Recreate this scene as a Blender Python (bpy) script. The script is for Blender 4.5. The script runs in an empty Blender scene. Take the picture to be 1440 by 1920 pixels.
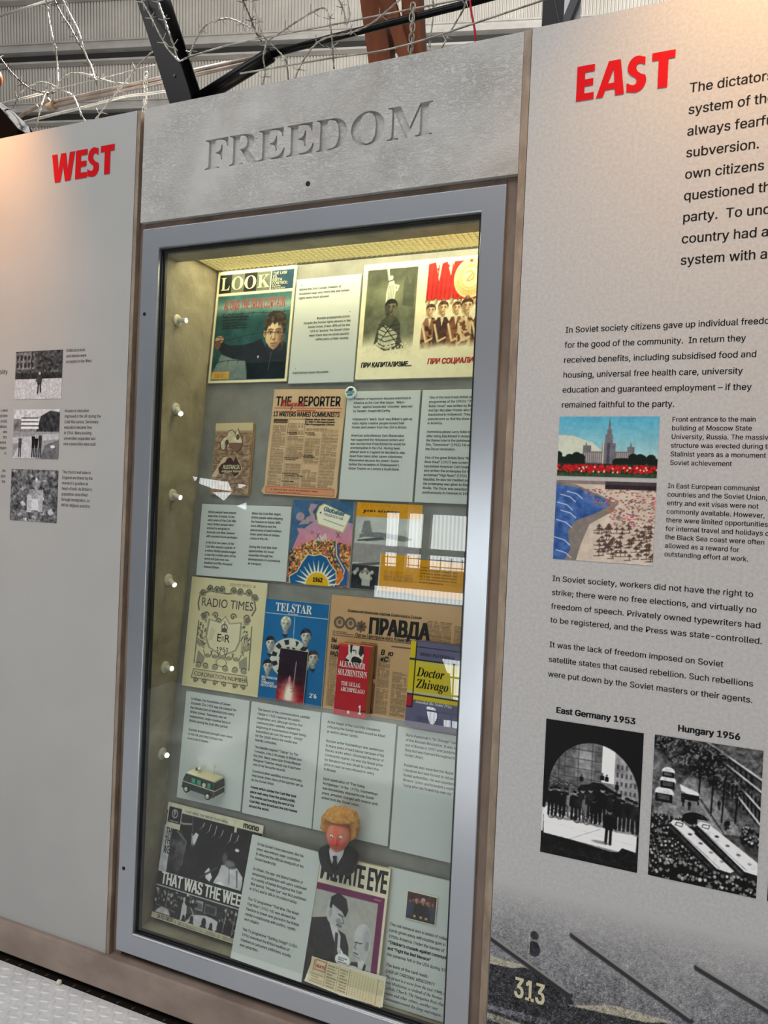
import bpy, bmesh, math, random, os
import numpy as np
from mathutils import Vector, Matrix
from mathutils.geometry import tessellate_polygon
random.seed(7); RNG = np.random.default_rng(7)
SC = bpy.context.scene; COL = SC.collection
R = math.radians

# ---------------------------------------------------------------- camera
cam = bpy.data.cameras.new('camera'); cam_o = bpy.data.objects.new('camera', cam); COL.objects.link(cam_o)
cam.sensor_fit = 'HORIZONTAL'; cam.sensor_width = 36; cam.lens = 36 * 1350 / 1440; cam.clip_start = .02; cam.clip_end = 200
yaw, pitch, roll = -0.38422769, -0.0156072, 0.04359941
fw = Vector((math.sin(yaw) * math.cos(pitch), math.cos(yaw) * math.cos(pitch), math.sin(pitch)))
rt = Vector((math.cos(yaw), -math.sin(yaw), 0)); up = rt.cross(fw)
r2 = math.cos(roll) * rt + math.sin(roll) * up; u2 = -math.sin(roll) * rt + math.cos(roll) * up
m = Matrix((r2, u2, -fw)).transposed().to_4x4(); m.translation = Vector((0, -1.475, 0.897 * 1.475)); cam_o.matrix_world = m
SC.camera = cam_o
# ---------------------------------------------------------------- world, exposure, big lights
SC.view_settings.view_transform = 'Standard'; SC.view_settings.look = 'None'
SC.view_settings.exposure = 0.0; SC.view_settings.gamma = 1.0; SC.view_settings.use_curve_mapping = False
SC.cycles.use_denoising = True; SC.cycles.use_adaptive_sampling = False
SC.cycles.max_bounces = 8; SC.cycles.transparent_max_bounces = 16; SC.cycles.caustics_reflective = False; SC.cycles.caustics_refractive = False
w = bpy.data.worlds.new('hall_daylight'); SC.world = w; w.use_nodes = True
wb = w.node_tree.nodes['Background']; wb.inputs[0].default_value = (.97, .98, 1, 1); wb.inputs[1].default_value = .22
def lamp(name, kind, loc, target, energy, color=(1, 1, 1), **kw):
    l = bpy.data.lights.new(name, kind); l.energy = energy; l.color = color
    for k, v in kw.items(): setattr(l, k, v)
    o = bpy.data.objects.new(name, l); COL.objects.link(o); o.location = loc
    o.rotation_euler = (Vector(target) - Vector(loc)).to_track_quat('-Z', 'Y').to_euler()
    return o
lamp('roof_daylight', 'AREA', (-.9, -3.6, 6.2), (-.7, 0, 1.0), 255, (1, .995, .985), shape='RECTANGLE', size=9, size_y=3)
lamp('warm_spot_west', 'SPOT', (-1.95, -.38, 2.75), (-1.90, .0, 2.20), 55, (1, .43, .13), spot_size=R(60), spot_blend=1, shadow_soft_size=.05)
lamp('warm_spot_east', 'SPOT', (.22, -.40, 2.80), (.21, .0, 2.22), 46, (1, .52, .17), spot_size=R(84), spot_blend=1, shadow_soft_size=.05)
lamp('sun_stand_in_spot', 'SPOT', (-2.15, 1.5, 4.4), (-1.75, .15, 2.4), 4600, (1, .97, .92), spot_size=R(30), spot_blend=.8, shadow_soft_size=.05)  # added spot without a lamp body, standing in for sun on the wires
lamp('cladding_fill', 'AREA', (1, 3.5, 7), (-1, 11, 10.3), 1300, (1, .97, .92), size=5)  # area light added to brighten the far cladding

lamp('diffuser_fill', 'AREA', (-.814, .178, 1.954), (-.814, .178, 1), 2.6, (1, .90, .58), shape='RECTANGLE', size=.82, size_y=.17)  # unseen area light added below the diffuser for the case lamp's output

# ---------------------------------------------------------------- materials
def lin(c):
    c = np.asarray(c, float) / 255.
    return np.where(c <= .04045, c / 12.92, ((c + .055) / 1.055) ** 2.4)
def rgb(c): return (*[float(x) for x in lin(c)], 1)
class N:
    def __init__(s, name):
        s.m = bpy.data.materials.new(name); s.m.use_nodes = True; s.t = s.m.node_tree; s.b = s.t.nodes['Principled BSDF']; s.out = s.t.nodes['Material Output']
        s.b.inputs['Specular IOR Level'].default_value = .4
    def new(s, k, **kw):
        n = s.t.nodes.new(k)
        for a, v in kw.items():
            if a.startswith('i_'):
                key = a[2:]; n.inputs[int(key) if key.isdigit() else key.replace('_', ' ')].default_value = v
            else: setattr(n, a, v)
        return n
    def link(s, a, b): s.t.links.new(a, b)
def plain(name, col, rough=.5, metal=0, spec=.4, emit=None, estr=0):
    n = N(name); n.b.inputs['Base Color'].default_value = rgb(col); n.b.inputs['Roughness'].default_value = rough
    n.b.inputs['Metallic'].default_value = metal; n.b.inputs['Specular IOR Level'].default_value = spec
    if emit is not None: n.b.inputs['Emission Color'].default_value = rgb(emit); n.b.inputs['Emission Strength'].default_value = estr
    return n.m
def noisy(name, c1, c2, scale=8, rough=.6, detail=6, bump=0, bscale=None, metal=0, lo=.3, hi=.7, stretch=(1, 1, 1), rough2=None, dist=0, spec=.4):
    n = N(name); tc = n.new('ShaderNodeTexCoord'); mp = n.new('ShaderNodeMapping'); mp.inputs['Scale'].default_value = stretch
    n.link(tc.outputs['Object'], mp.inputs['Vector'])
    no = n.new('ShaderNodeTexNoise', i_Scale=scale, i_Detail=detail, i_Roughness=.6, i_Distortion=dist); n.link(mp.outputs[0], no.inputs['Vector'])
    cr = n.new('ShaderNodeValToRGB'); cr.color_ramp.elements[0].position = lo; cr.color_ramp.elements[1].position = hi
    cr.color_ramp.elements[0].color = rgb(c1); cr.color_ramp.elements[1].color = rgb(c2)
    n.link(no.outputs['Fac'], cr.inputs[0]); n.link(cr.outputs[0], n.b.inputs['Base Color'])
    n.b.inputs['Roughness'].default_value = rough; n.b.inputs['Metallic'].default_value = metal; n.b.inputs['Specular IOR Level'].default_value = spec
    if rough2 is not None:
        mr = n.new('ShaderNodeMapRange', i_3=rough, i_4=rough2); n.link(no.outputs['Fac'], mr.inputs[0]); n.link(mr.outputs[0], n.b.inputs['Roughness'])
    if bump:
        n2 = n.new('ShaderNodeTexNoise', i_Scale=bscale or scale * 6, i_Detail=8, i_Roughness=.65, i_Distortion=dist); n.link(mp.outputs[0], n2.inputs['Vector'])
        bp = n.new('ShaderNodeBump', i_Strength=bump, i_Distance=.01); n.link(n2.outputs['Fac'], bp.inputs['Height']); n.link(bp.outputs[0], n.b.inputs['Normal'])
    return n.m
def ink_material():                                   # printed colours carried by the print's own mesh
    n = N('printed_ink'); a = n.new('ShaderNodeAttribute', attribute_name='ink'); n.link(a.outputs['Color'], n.b.inputs['Base Color'])
    n.b.inputs['Roughness'].default_value = .5; n.b.inputs['Specular IOR Level'].default_value = .18; return n.m
M = dict(
    ink=ink_material(), black=plain('black_ink', (20, 20, 23), .6, spec=.15), dark=plain('soft_black_ink', (34, 34, 35), .6, spec=.15), grey=plain('grey_ink', (74, 73, 72), .6, spec=.15),
    red=plain('red_vinyl', (204, 8, 22), .6, spec=.12), redink=plain('red_ink', (176, 40, 32), .5), white=plain('white_ink', (232, 232, 226), .5), cream_ink=plain('cream_ink', (214, 206, 170), .5),
    blue=plain('blue_ink', (34, 96, 120), .5), brownink=plain('brown_ink', (96, 60, 52), .5),
    panel_e=noisy('mottled_panel', (182, 181, 181), (195, 194, 194), 150, .6, 3, lo=.34, hi=.66, spec=.2),
    panel_w=noisy('smooth_panel', (174, 173, 171), (180, 179, 177), 4, .6, 2, spec=.2),
    concrete=None,
    bronze=noisy('brown_patina_steel', (98, 80, 68), (152, 132, 116), 14, .5, 8, bump=.15, lo=.25, hi=.8, stretch=(1, 1, .35)),
    tan=noisy('tan_weathered_steel', (120, 104, 90), (170, 152, 132), 30, .55, 8, bump=.15, stretch=(1, 1, .4)),
    kick=noisy('brown_kick_steel', (128, 112, 102), (172, 154, 142), 5, .45, 8, bump=.12, lo=.3, hi=.75, stretch=(1, 1, 1.6)),
    steel=noisy('brushed_grey_steel', (166, 170, 177), (172, 176, 183), 3, .27, 2, metal=.6),
    rubber=plain('black_rubber', (16, 17, 17), .45), hole=plain('dark_hole', (10, 9, 8), .7),
    case=noisy('case_plaster', (122, 114, 92), (172, 164, 140), 9, .7, 10, bump=.3, bscale=70, dist=.4),
    board=noisy('grey_backboard', (116, 116, 110), (142, 142, 136), 14, .6, 9, bump=.08, bscale=90),
    card=plain('pale_card', (200, 207, 206), .45), cardedge=plain('paper_white', (226, 220, 200), .6), paper=plain('aged_paper', (196, 170, 132), .6), pages=noisy('browned_pages', (150, 108, 58), (190, 146, 88), 8, .7, 4, stretch=(160, 1, 1)),
    grid=plain('diffuser_plastic', (214, 208, 172), .5, spec=.2), lattice=None,
    lampglow=plain('case_lamp_glow', (255, 240, 190), .5, emit=(255, 242, 190), estr=2.6),
    spotbody=plain('pale_plastic', (206, 202, 182), .35), spotglow=plain('spot_lens_glow', (255, 255, 250), .3, emit=(255, 252, 240), estr=9),
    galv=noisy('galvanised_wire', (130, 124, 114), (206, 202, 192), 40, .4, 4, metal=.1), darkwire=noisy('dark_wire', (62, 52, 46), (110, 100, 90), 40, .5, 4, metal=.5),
    blacksteel=plain('black_painted_steel', (6, 6, 7), .3, spec=.2), clad=None,
    purlin=noisy('galvanised_purlin', (176, 172, 166), (200, 196, 190), 3, .5, 4), purlin_d=plain('dark_purlin_web', (52, 52, 50), .6),
    rust=noisy('rust_brown_timber', (96, 44, 14), (140, 72, 26), 3, .6, 6, stretch=(3, 3, .5)), copper=plain('copper_shade', (170, 98, 66), .3, metal=.6),
    pipe=noisy('pinkish_steel_pipe', (150, 134, 122), (206, 192, 182), 12, .35, 5, metal=.5), rod=plain('bright_steel_rod', (214, 210, 200), .3, metal=.6), cord=plain('red_cord', (190, 20, 36), .6),
    whitebrd=plain('white_board', (214, 212, 214), .6), slate=plain('slate_grey_steel', (66, 68, 72), .5),
)
def concrete():
    n = N('trowelled_concrete'); tc = n.new('ShaderNodeTexCoord')
    a = n.new('ShaderNodeTexNoise', i_Scale=5, i_Detail=8, i_Roughness=.65, i_Distortion=.6); n.link(tc.outputs['Object'], a.inputs['Vector'])
    cr = n.new('ShaderNodeValToRGB'); e = cr.color_ramp.elements; e[0].position = .3; e[1].position = .72; e[0].color = rgb((178, 173, 169)); e[1].color = rgb((204, 203, 199))
    n.link(a.outputs['Fac'], cr.inputs[0]); n.link(cr.outputs[0], n.b.inputs['Base Color']); n.b.inputs['Roughness'].default_value = .55
    mp = n.new('ShaderNodeMapping'); mp.inputs['Scale'].default_value = (1, 1, 1.9); mp.inputs['Rotation'].default_value = (0, R(14), 0); n.link(tc.outputs['Object'], mp.inputs['Vector'])
    b1 = n.new('ShaderNodeTexNoise', i_Scale=70, i_Detail=6, i_Roughness=.6, i_Distortion=1.6); n.link(mp.outputs[0], b1.inputs['Vector'])
    rp = n.new('ShaderNodeValToRGB'); rp.color_ramp.elements[0].position = .46; rp.color_ramp.elements[1].position = .58; n.link(b1.outputs['Fac'], rp.inputs[0])
    b2 = n.new('ShaderNodeTexNoise', i_Scale=6, i_Detail=3); n.link(tc.outputs['Object'], b2.inputs['Vector'])
    r2_ = n.new('ShaderNodeMapRange', i_1=.30, i_2=.66); n.link(b2.outputs['Fac'], r2_.inputs[0])
    mu = n.new('ShaderNodeMath', operation='MULTIPLY'); n.link(rp.outputs[0], mu.inputs[0]); n.link(r2_.outputs[0], mu.inputs[1])
    bp = n.new('ShaderNodeBump', i_Strength=.6, i_Distance=.003); n.link(mu.outputs[0], bp.inputs['Height']); n.link(bp.outputs[0], n.b.inputs['Normal'])
    return n.m
M['concrete'] = concrete()
def floor_mat():
    n = N('tread_plate_aluminium'); tc = n.new('ShaderNodeTexCoord')
    a = n.new('ShaderNodeTexNoise', i_Scale=9, i_Detail=8, i_Roughness=.7); n.link(tc.outputs['Object'], a.inputs['Vector'])
    cr = n.new('ShaderNodeValToRGB'); e = cr.color_ramp.elements; e[0].position = .35; e[1].position = .7; e[0].color = rgb((226, 226, 228)); e[1].color = rgb((250, 250, 250))
    n.link(a.outputs['Fac'], cr.inputs[0]); n.link(cr.outputs[0], n.b.inputs['Base Color'])
    n.b.inputs['Metallic'].default_value = .1; n.b.inputs['Roughness'].default_value = .4; return n.m
M['tread'] = floor_mat(); M['treadshade'] = plain('shaded_tread_plate', (44, 38, 33), .4, metal=.3)  # second tread colour is the plate with the kick's shade painted in
def glass_mat():
    n = N('clear_glass'); fr = n.new('ShaderNodeFresnel', i_IOR=1.5); tr = n.new('ShaderNodeBsdfTransparent'); tr.inputs[0].default_value = (.955, .975, .96, 1)
    gl = n.new('ShaderNodeBsdfGlossy'); gl.inputs['Roughness'].default_value = .0; mx = n.new('ShaderNodeMixShader')
    ge = n.new('ShaderNodeNewGeometry'); fs = n.new('ShaderNodeMath', operation='MULTIPLY_ADD', i_1=-1.6, i_2=1.6); n.link(ge.outputs['Backfacing'], fs.inputs[0])
    mf = n.new('ShaderNodeMath', operation='MULTIPLY', use_clamp=True); n.link(fr.outputs[0], mf.inputs[0]); n.link(fs.outputs[0], mf.inputs[1]); n.link(mf.outputs[0], mx.inputs[0]); n.link(tr.outputs[0], mx.inputs[1]); n.link(gl.outputs[0], mx.inputs[2]); n.link(mx.outputs[0], n.out.inputs[0]); return n.m
M['glass'] = glass_mat()
def corr_window():                                    # daylight behind ribbed translucent sheeting
    n = N('daylit_ribbed_sheet'); tc = n.new('ShaderNodeTexCoord'); wv = n.new('ShaderNodeTexWave', i_Scale=5.5, i_Distortion=.4, i_Detail=1); wv.bands_direction = 'X'
    n.link(tc.outputs['Object'], wv.inputs['Vector']); cr = n.new('ShaderNodeValToRGB'); e = cr.color_ramp.elements
    e[0].color = (.55, .66, .72, 1); e[1].color = (1, .97, .9, 1); n.link(wv.outputs['Fac'], cr.inputs[0])
    n.b.inputs['Base Color'].default_value = (.7, .7, .7, 1); n.link(cr.outputs[0], n.b.inputs['Emission Color']); n.b.inputs['Emission Strength'].default_value = 11; return n.m
M['window'] = corr_window(); M['rail'] = plain('grey_painted_rail', (62, 66, 64), .5); M['column'] = plain('pale_column', (168, 160, 140), .5)

# ---------------------------------------------------------------- mesh helpers
class MB:
    def __init__(s): s.v = []; s.f = []
    def add(s, vs, fs):
        o = len(s.v); s.v += [tuple(map(float, p)) for p in vs]; s.f += [tuple(i + o for i in f) for f in fs]; return s
    def box(s, x0, x1, y0, y1, z0, z1):
        return s.add([(x0, y0, z0), (x1, y0, z0), (x1, y1, z0), (x0, y1, z0), (x0, y0, z1), (x1, y0, z1), (x1, y1, z1), (x0, y1, z1)],
                     [(0, 3, 2, 1), (4, 5, 6, 7), (0, 1, 5, 4), (1, 2, 6, 5), (2, 3, 7, 6), (3, 0, 4, 7)])
    def tube(s, pts, r, n=8, cap=True):
        P = [Vector(p) for p in pts]; rr = r if hasattr(r, '__len__') else [r] * len(P); vs = []; fs = []
        t = (P[1] - P[0]).normalized(); u = t.orthogonal().normalized()
        for i, p in enumerate(P):
            t = (P[min(i + 1, len(P) - 1)] - P[max(i - 1, 0)]).normalized(); u = (u - t * u.dot(t)).normalized(); b = t.cross(u)
            vs += [p + (u * math.cos(2 * math.pi * k / n) + b * math.sin(2 * math.pi * k / n)) * rr[i] for k in range(n)]
        for i in range(len(P) - 1):
            for k in range(n): fs.append((i * n + k, i * n + (k + 1) % n, (i + 1) * n + (k + 1) % n, (i + 1) * n + k))
        if cap: fs += [tuple(range(n - 1, -1, -1)), tuple((len(P) - 1) * n + k for k in range(n))]
        return s.add(vs, fs)
    def prism(s, pts, y0, y1):                       # outline in x,z pushed along y (y0 = front)
        n = len(pts); vs = [(x, y0, z) for x, z in pts] + [(x, y1, z) for x, z in pts]
        return s.add(vs, [tuple(range(n)), tuple(range(2 * n - 1, n - 1, -1))] + [(i, i + n, (i + 1) % n + n, (i + 1) % n) for i in range(n)])
    def bar(s, a, b, wx, wy):                        # square bar between two points
        a, b = Vector(a), Vector(b); t = (b - a).normalized(); u = t.cross(Vector((0, 1, 0))).normalized(); q = t.cross(u)
        vs = [p + u * sx * wx / 2 + q * sy * wy / 2 for p in (a, b) for sx, sy in ((-1, -1), (1, -1), (1, 1), (-1, 1))]
        return s.add(vs, [(0, 1, 2, 3), (7, 6, 5, 4), (0, 4, 5, 1), (1, 5, 6, 2), (2, 6, 7, 3), (3, 7, 4, 0)])
    def ell(s, c, r, nu=16, nv=10):
        vs = [(c[0], c[1], c[2] + r[2])]; fs = []
        for j in range(1, nv):
            a = math.pi * j / nv
            vs += [(c[0] + r[0] * math.sin(a) * math.cos(2 * math.pi * i / nu), c[1] + r[1] * math.sin(a) * math.sin(2 * math.pi * i / nu), c[2] + r[2] * math.cos(a)) for i in range(nu)]
        vs.append((c[0], c[1], c[2] - r[2]))
        fs += [(0, 1 + i, 1 + (i + 1) % nu) for i in range(nu)]
        for j in range(nv - 2):
            fs += [(1 + j * nu + i, 1 + (j + 1) * nu + i, 1 + (j + 1) * nu + (i + 1) % nu, 1 + j * nu + (i + 1) % nu) for i in range(nu)]
        L_ = len(vs) - 1; fs += [(L_, 1 + (nv - 2) * nu + (i + 1) % nu, 1 + (nv - 2) * nu + i) for i in range(nu)]
        return s.add(vs, fs)
    def build(s, name, mat, parent=None, smooth=False, bevel=0, seg=2):
        me = bpy.data.meshes.new(name); me.from_pydata(s.v, [], s.f); me.validate()
        b = bmesh.new(); b.from_mesh(me); bmesh.ops.recalc_face_normals(b, faces=b.faces); b.to_mesh(me); b.free()
        if smooth: me.polygons.foreach_set('use_smooth', [True] * len(me.polygons))
        return link(name, me, mat, parent, bevel, seg)
def link(name, me, mat, parent=None, bevel=0, seg=2):
    o = bpy.data.objects.new(name, me); COL.objects.link(o)
    if mat: me.materials.append(mat)
    if parent: o.parent = parent
    if bevel:
        md = o.modifiers.new('edge', 'BEVEL'); md.width = bevel; md.segments = seg; md.limit_method = 'ANGLE'
    return o
def tag(o, label, cat=None, group=None):
    o['label'] = label
    if cat: o['category'] = cat
    if group: o['group'] = group
    return o
def thing(name, label, cat, mat=None, group=None):
    o = bpy.data.objects.new(name, None); COL.objects.link(o); o.empty_display_size = .05
    if mat is not None: o.matrix_world = mat
    return tag(o, label, cat, group)
def struct(o): o['kind'] = 'structure'; return o

# ---------------------------------------------------------------- lettering
FD = bpy.utils.system_resource('DATAFILES', path='fonts')
try: INTER = bpy.data.fonts.load(os.path.join(FD, 'Inter.woff2'))
except Exception: INTER = None
def serif(s, base=0x1D400):
    return ''.join(chr(base + ord(c) - 65) if 'A' <= c <= 'Z' else chr(base + 26 + ord(c) - 97) if 'a' <= c <= 'z' else c for c in s)
def raw_text(body, bold=0, shear=0, font='inter', lead=1, align='LEFT', ext=0, res=2):
    if any(ord(c) > 0x1D000 or c == '\u210e' for c in body): font = 'x'
    c = bpy.data.curves.new('t', 'FONT'); c.body = body; c.size = 1; c.offset = 0; c.shear = shear; c.space_line = lead; c.align_x = align; c.resolution_u = res; c.extrude = ext
    if font == 'inter' and INTER: c.font = INTER
    o = bpy.data.objects.new('t', c); COL.objects.link(o); dg = bpy.context.evaluated_depsgraph_get()
    if not ext:                                       # each stroke outline is filled with its own holes, so crossing strokes never cancel
        cu = o.evaluated_get(dg).to_curve(dg); loops = []
        for sp in cu.splines:
            bp_ = sp.bezier_points; n = len(bp_); pts = []
            if n < 3: continue
            for a in range(n):
                p0, p3 = bp_[a], bp_[(a + 1) % n]; A0, A1, A2, A3 = p0.co.xy, p0.handle_right.xy, p3.handle_left.xy, p3.co.xy; pts.append(A0)
                if p0.handle_right_type == 'VECTOR' and p3.handle_left_type == 'VECTOR': continue
                if abs((A1 - A0).cross(A3 - A0)) + abs((A2 - A0).cross(A3 - A0)) < 1e-7: continue
                for t in ((.5,) if res < 2 else (.33, .67)): q = 1 - t; pts.append(A0 * q ** 3 + A1 * 3 * q * q * t + A2 * 3 * q * t * t + A3 * t ** 3)
            ar = sum(pts[a - 1].cross(pts[a]) for a in range(len(pts))) / 2; loops.append((ar, pts))
        o.to_curve_clear(); bpy.data.objects.remove(o); bpy.data.curves.remove(c)
        if not loops: return np.zeros((0, 3)), []
        sg = 1 if sum(l[0] for l in loops) > 0 else -1; outs = [l for l in loops if l[0] * sg > 0]; holes = [l for l in loops if l[0] * sg < 0]
        bb_ = [(min(p.x for p in l[1]), max(p.x for p in l[1]), min(p.y for p in l[1]), max(p.y for p in l[1])) for l in outs]; own = [[] for _ in outs]
        def has(P, q):
            r_ = False
            for a in range(len(P)):
                u_, v_ = P[a - 1], P[a]
                if (u_.y > q.y) != (v_.y > q.y) and q.x < (v_.x - u_.x) * (q.y - u_.y) / (v_.y - u_.y) + u_.x: r_ = not r_
            return r_
        lost = [l for l in holes if not any(has(k[1], l[1][0]) for k in outs)]      # glyphs drawn the other way round
        if lost:
            flip = [l for l in outs if any(has(k[1], l[1][0]) for k in lost)]; outs = [l for l in outs if not any(l is k for k in flip)] + lost; holes = [l for l in holes if not any(l is k for k in lost)] + flip
            bb_ = [(min(p.x for p in l[1]), max(p.x for p in l[1]), min(p.y for p in l[1]), max(p.y for p in l[1])) for l in outs]; own = [[] for _ in outs]
        for ar, h in holes:
            q = h[0]; cand = [k for k, B_ in enumerate(bb_) if B_[0] <= q.x <= B_[1] and B_[2] <= q.y <= B_[3] and has(outs[k][1], q)]
            if cand: own[min(cand, key=lambda k: abs(outs[k][0]))].append(h)
        V, F = [], []
        for (ar, pts), hs in zip(outs, own):
            polys = [[Vector((p.x, p.y, 0)) for p in l] for l in [pts] + hs]; base = len(V); V += [tuple(p) for l in polys for p in l]
            F += [tuple(base + k for k in t) for t in tessellate_polygon(polys)]
        return np.array(V), F
    me = bpy.data.meshes.new_from_object(o.evaluated_get(dg))
    v = np.empty(len(me.vertices) * 3); me.vertices.foreach_get('co', v); v = v.reshape(-1, 3); f = [tuple(p.vertices) for p in me.polygons]
    bpy.data.objects.remove(o); bpy.data.curves.remove(c); bpy.data.meshes.remove(me); return v, f
WC = {}
def line_w(body, **k):
    key = (body, tuple(sorted(k.items())))
    if key not in WC: v, f = raw_text(body, **k); WC[key] = float(v[:, 0].max()) if len(v) else 1
    return WC[key]
INKS = .0004
EMK = .727 / float(raw_text('H')[0][:, 1].max()); print('EMK', EMK)
def letters(parent, lines, x, z, mat, y, width=None, size=None, lead=None, xs=.95, bold=0, shear=0, font='inter', align='LEFT', name='lettering', capH=None, res=2, ref=0):
    # baseline of the first line at (x,z) of the parent's frame, ink at depth y
    body = '\n'.join(lines); bold += .014 if font == 'inter' else 0; k = dict(bold=bold, shear=shear, font=font)
    if capH is not None: size = capH / .727
    if font == 'inter' and size and not any(ord(q) > 0x1D000 for q in body): size *= EMK
    if width is not None:
        lw = line_w(lines[ref], **k)
        if size is None: size = width / (lw * xs)
        else: xs = width / (lw * size)
    k['bold'] = 0; v, f = raw_text(body, lead=(lead / size if lead else 1.2), align=align, res=res, **k)
    if bold > 0 and len(v):                            # heavier strokes: the same outline struck again slightly offset
        sh = ((-bold, 0), (bold, 0)) if bold < .015 else ((-bold, -bold * .4), (bold, -bold * .4), (-bold, bold * .4), (bold, bold * .4), (0, 0)); n = len(v)
        v = np.concatenate([v + (dx * .8, dz * .8, 3e-5 * q / size) for q, (dx, dz) in enumerate(sh)]); f = [tuple(i + n * q for i in t) for q in range(len(sh)) for t in f]
    vs = np.stack([x + v[:, 0] * size * xs, y - v[:, 2] * size, z + v[:, 1] * size], 1)
    me = bpy.data.meshes.new(name); me.from_pydata(vs.tolist(), [], f); return link(name, me, mat, parent)

# ---------------------------------------------------------------- painted prints (ink colours on a fine mesh)
class Pic:
    def __init__(s, w, h, bg, px=.0016, seed=1):
        s.w, s.h = w, h; s.nx, s.ny = max(8, int(w / px)), max(8, int(h / px)); s.asp = h / w; s.r = np.random.default_rng(seed)
        X, Y = np.meshgrid((np.arange(s.nx * 2) + .5) / (s.nx * 2), (np.arange(s.ny * 2) + .5) / (s.ny * 2)); s.X, s.Y = X, Y
        s.A = np.ones((s.ny * 2, s.nx * 2, 3)) * np.array(bg, float)
    def mix(s, m, col): m = np.clip(m, 0, 1)[..., None]; s.A = s.A * (1 - m) + np.array(col, float) * m; return s
    def inside(s, pts):
        c = np.zeros(s.X.shape, bool); n = len(pts)
        for i in range(n):
            (x0, y0), (x1, y1) = pts[i], pts[(i + 1) % n]
            if y0 == y1: continue
            c ^= ((y0 > s.Y) != (y1 > s.Y)) & (s.X < (x1 - x0) * (s.Y - y0) / (y1 - y0) + x0)
        return c
    def poly(s, pts, col, a=1): return s.mix(s.inside(pts) * a, col)
    def rect(s, x0, y0, x1, y1, col, a=1): return s.mix(((s.X >= x0) & (s.X < x1) & (s.Y >= y0) & (s.Y < y1)) * a, col)
    def ell(s, cx, cy, rx, ry, col, rot=0, a=1, soft=.06):
        dx, dy = s.X - cx, (s.Y - cy) * s.asp; c, t = math.cos(rot), math.sin(rot); q = np.hypot((dx * c + dy * t) / rx, (-dx * t + dy * c) / (ry * s.asp))
        return s.mix(np.clip((1 - q) / soft + .5, 0, 1) * a, col)
    def line(s, pts, w, col, a=1):
        m = np.zeros(s.X.shape)
        for (x0, y0), (x1, y1) in zip(pts[:-1], pts[1:]):
            ax, ay, bx, by = x0, y0 * s.asp, x1, y1 * s.asp; dx, dy = bx - ax, by - ay; L2 = dx * dx + dy * dy + 1e-12
            t = np.clip(((s.X - ax) * dx + (s.Y * s.asp - ay) * dy) / L2, 0, 1); d = np.hypot(s.X - ax - t * dx, s.Y * s.asp - ay - t * dy)
            m = np.maximum(m, np.clip((w / 2 - d) / (w * .25) + .5, 0, 1))
        return s.mix(m * a, col)
    def vn(s, fx, fy=None):
        fy = fy or max(2, int(fx * s.asp)); g = s.r.random((fy + 2, fx + 2)); x, y = s.X * fx, s.Y * fy; i, j = x.astype(int), y.astype(int); u, v = x - i, y - j
        u, v = u * u * (3 - 2 * u), v * v * (3 - 2 * v)
        return (g[j, i] * (1 - u) + g[j, i + 1] * u) * (1 - v) + (g[j + 1, i] * (1 - u) + g[j + 1, i + 1] * u) * v
    def fbm(s, f, o=3): return sum(s.vn(int(f * 2 ** k)) / 2 ** k for k in range(o)) / sum(1 / 2 ** k for k in range(o))
    def noise(s, f, amp, m=1, o=3):
        d = (s.fbm(f, o) - .5) * 2 * amp; s.A = np.clip(s.A + (d * m)[..., None], 0, 255); return s
    def grad(s, y0, y1, c0, c1, m=1):
        t = np.clip((s.Y - y0) / (y1 - y0), 0, 1)[..., None]; c = np.array(c0, float) * (1 - t) + np.array(c1, float) * t
        mm = (np.ones(s.X.shape) * m * ((s.Y >= min(y0, y1)) & (s.Y <= max(y0, y1))))[..., None]; s.A = s.A * (1 - mm) + c * mm; return s
    def photo(s, grain=9, fb=26, soft=1, gain=1.0):       # printed photograph: soft edges, tone variation and grain
        for _ in range(soft):
            P_ = np.pad(s.A, ((1, 1), (1, 1), (0, 0)), mode='edge'); s.A = (P_[:-2, 1:-1] + P_[2:, 1:-1] + P_[1:-1, :-2] + P_[1:-1, 2:] + 2 * s.A) / 6
        t = (s.fbm(26, 4) - .5) * fb; g = s.r.normal(0, grain, s.X.shape); m = s.A.mean(-1, keepdims=True)
        s.A = np.clip(128 + (s.A - 128) * gain + (t + g)[..., None] * (.35 + .65 * np.sin(np.clip(m / 255, 0, 1) * math.pi)), 4, 244); return s
    def copy_lines(s, x0, x1, y0, y1, n, col, a=.55):      # columns of newsprint too small to read
        ph = (s.Y - y0) / (y1 - y0) * n; row = np.floor(ph); on = (ph - row) < .55; k = s.r.random(n + 2)[np.clip(row.astype(int), 0, n + 1)]
        xe = x1 - (x1 - x0) * .35 * (k > .82); m = on & (s.Y > y0) & (s.Y < y1) & (s.X > x0) & (s.X < xe); wd = s.vn(int(160 * (1)), n) > .22
        return s.mix((m & wd) * a, col)
    def crowd(s, x0, x1, y0, y1, n, r, dark=(30, 32, 36), lite=(205, 205, 198)):
        for _ in range(n):
            x, y = x0 + (x1 - x0) * s.r.random(), y0 + (y1 - y0) * s.r.random(); q = r * (.7 + .6 * s.r.random())
            s.ell(x, y - q * .9 / s.asp, q, q * 1.1 / s.asp, dark); s.ell(x, y, q * .5, q * .6 / s.asp, np.array(lite) * (.5 + .5 * s.r.random()), soft=.3)
        return s
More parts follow.
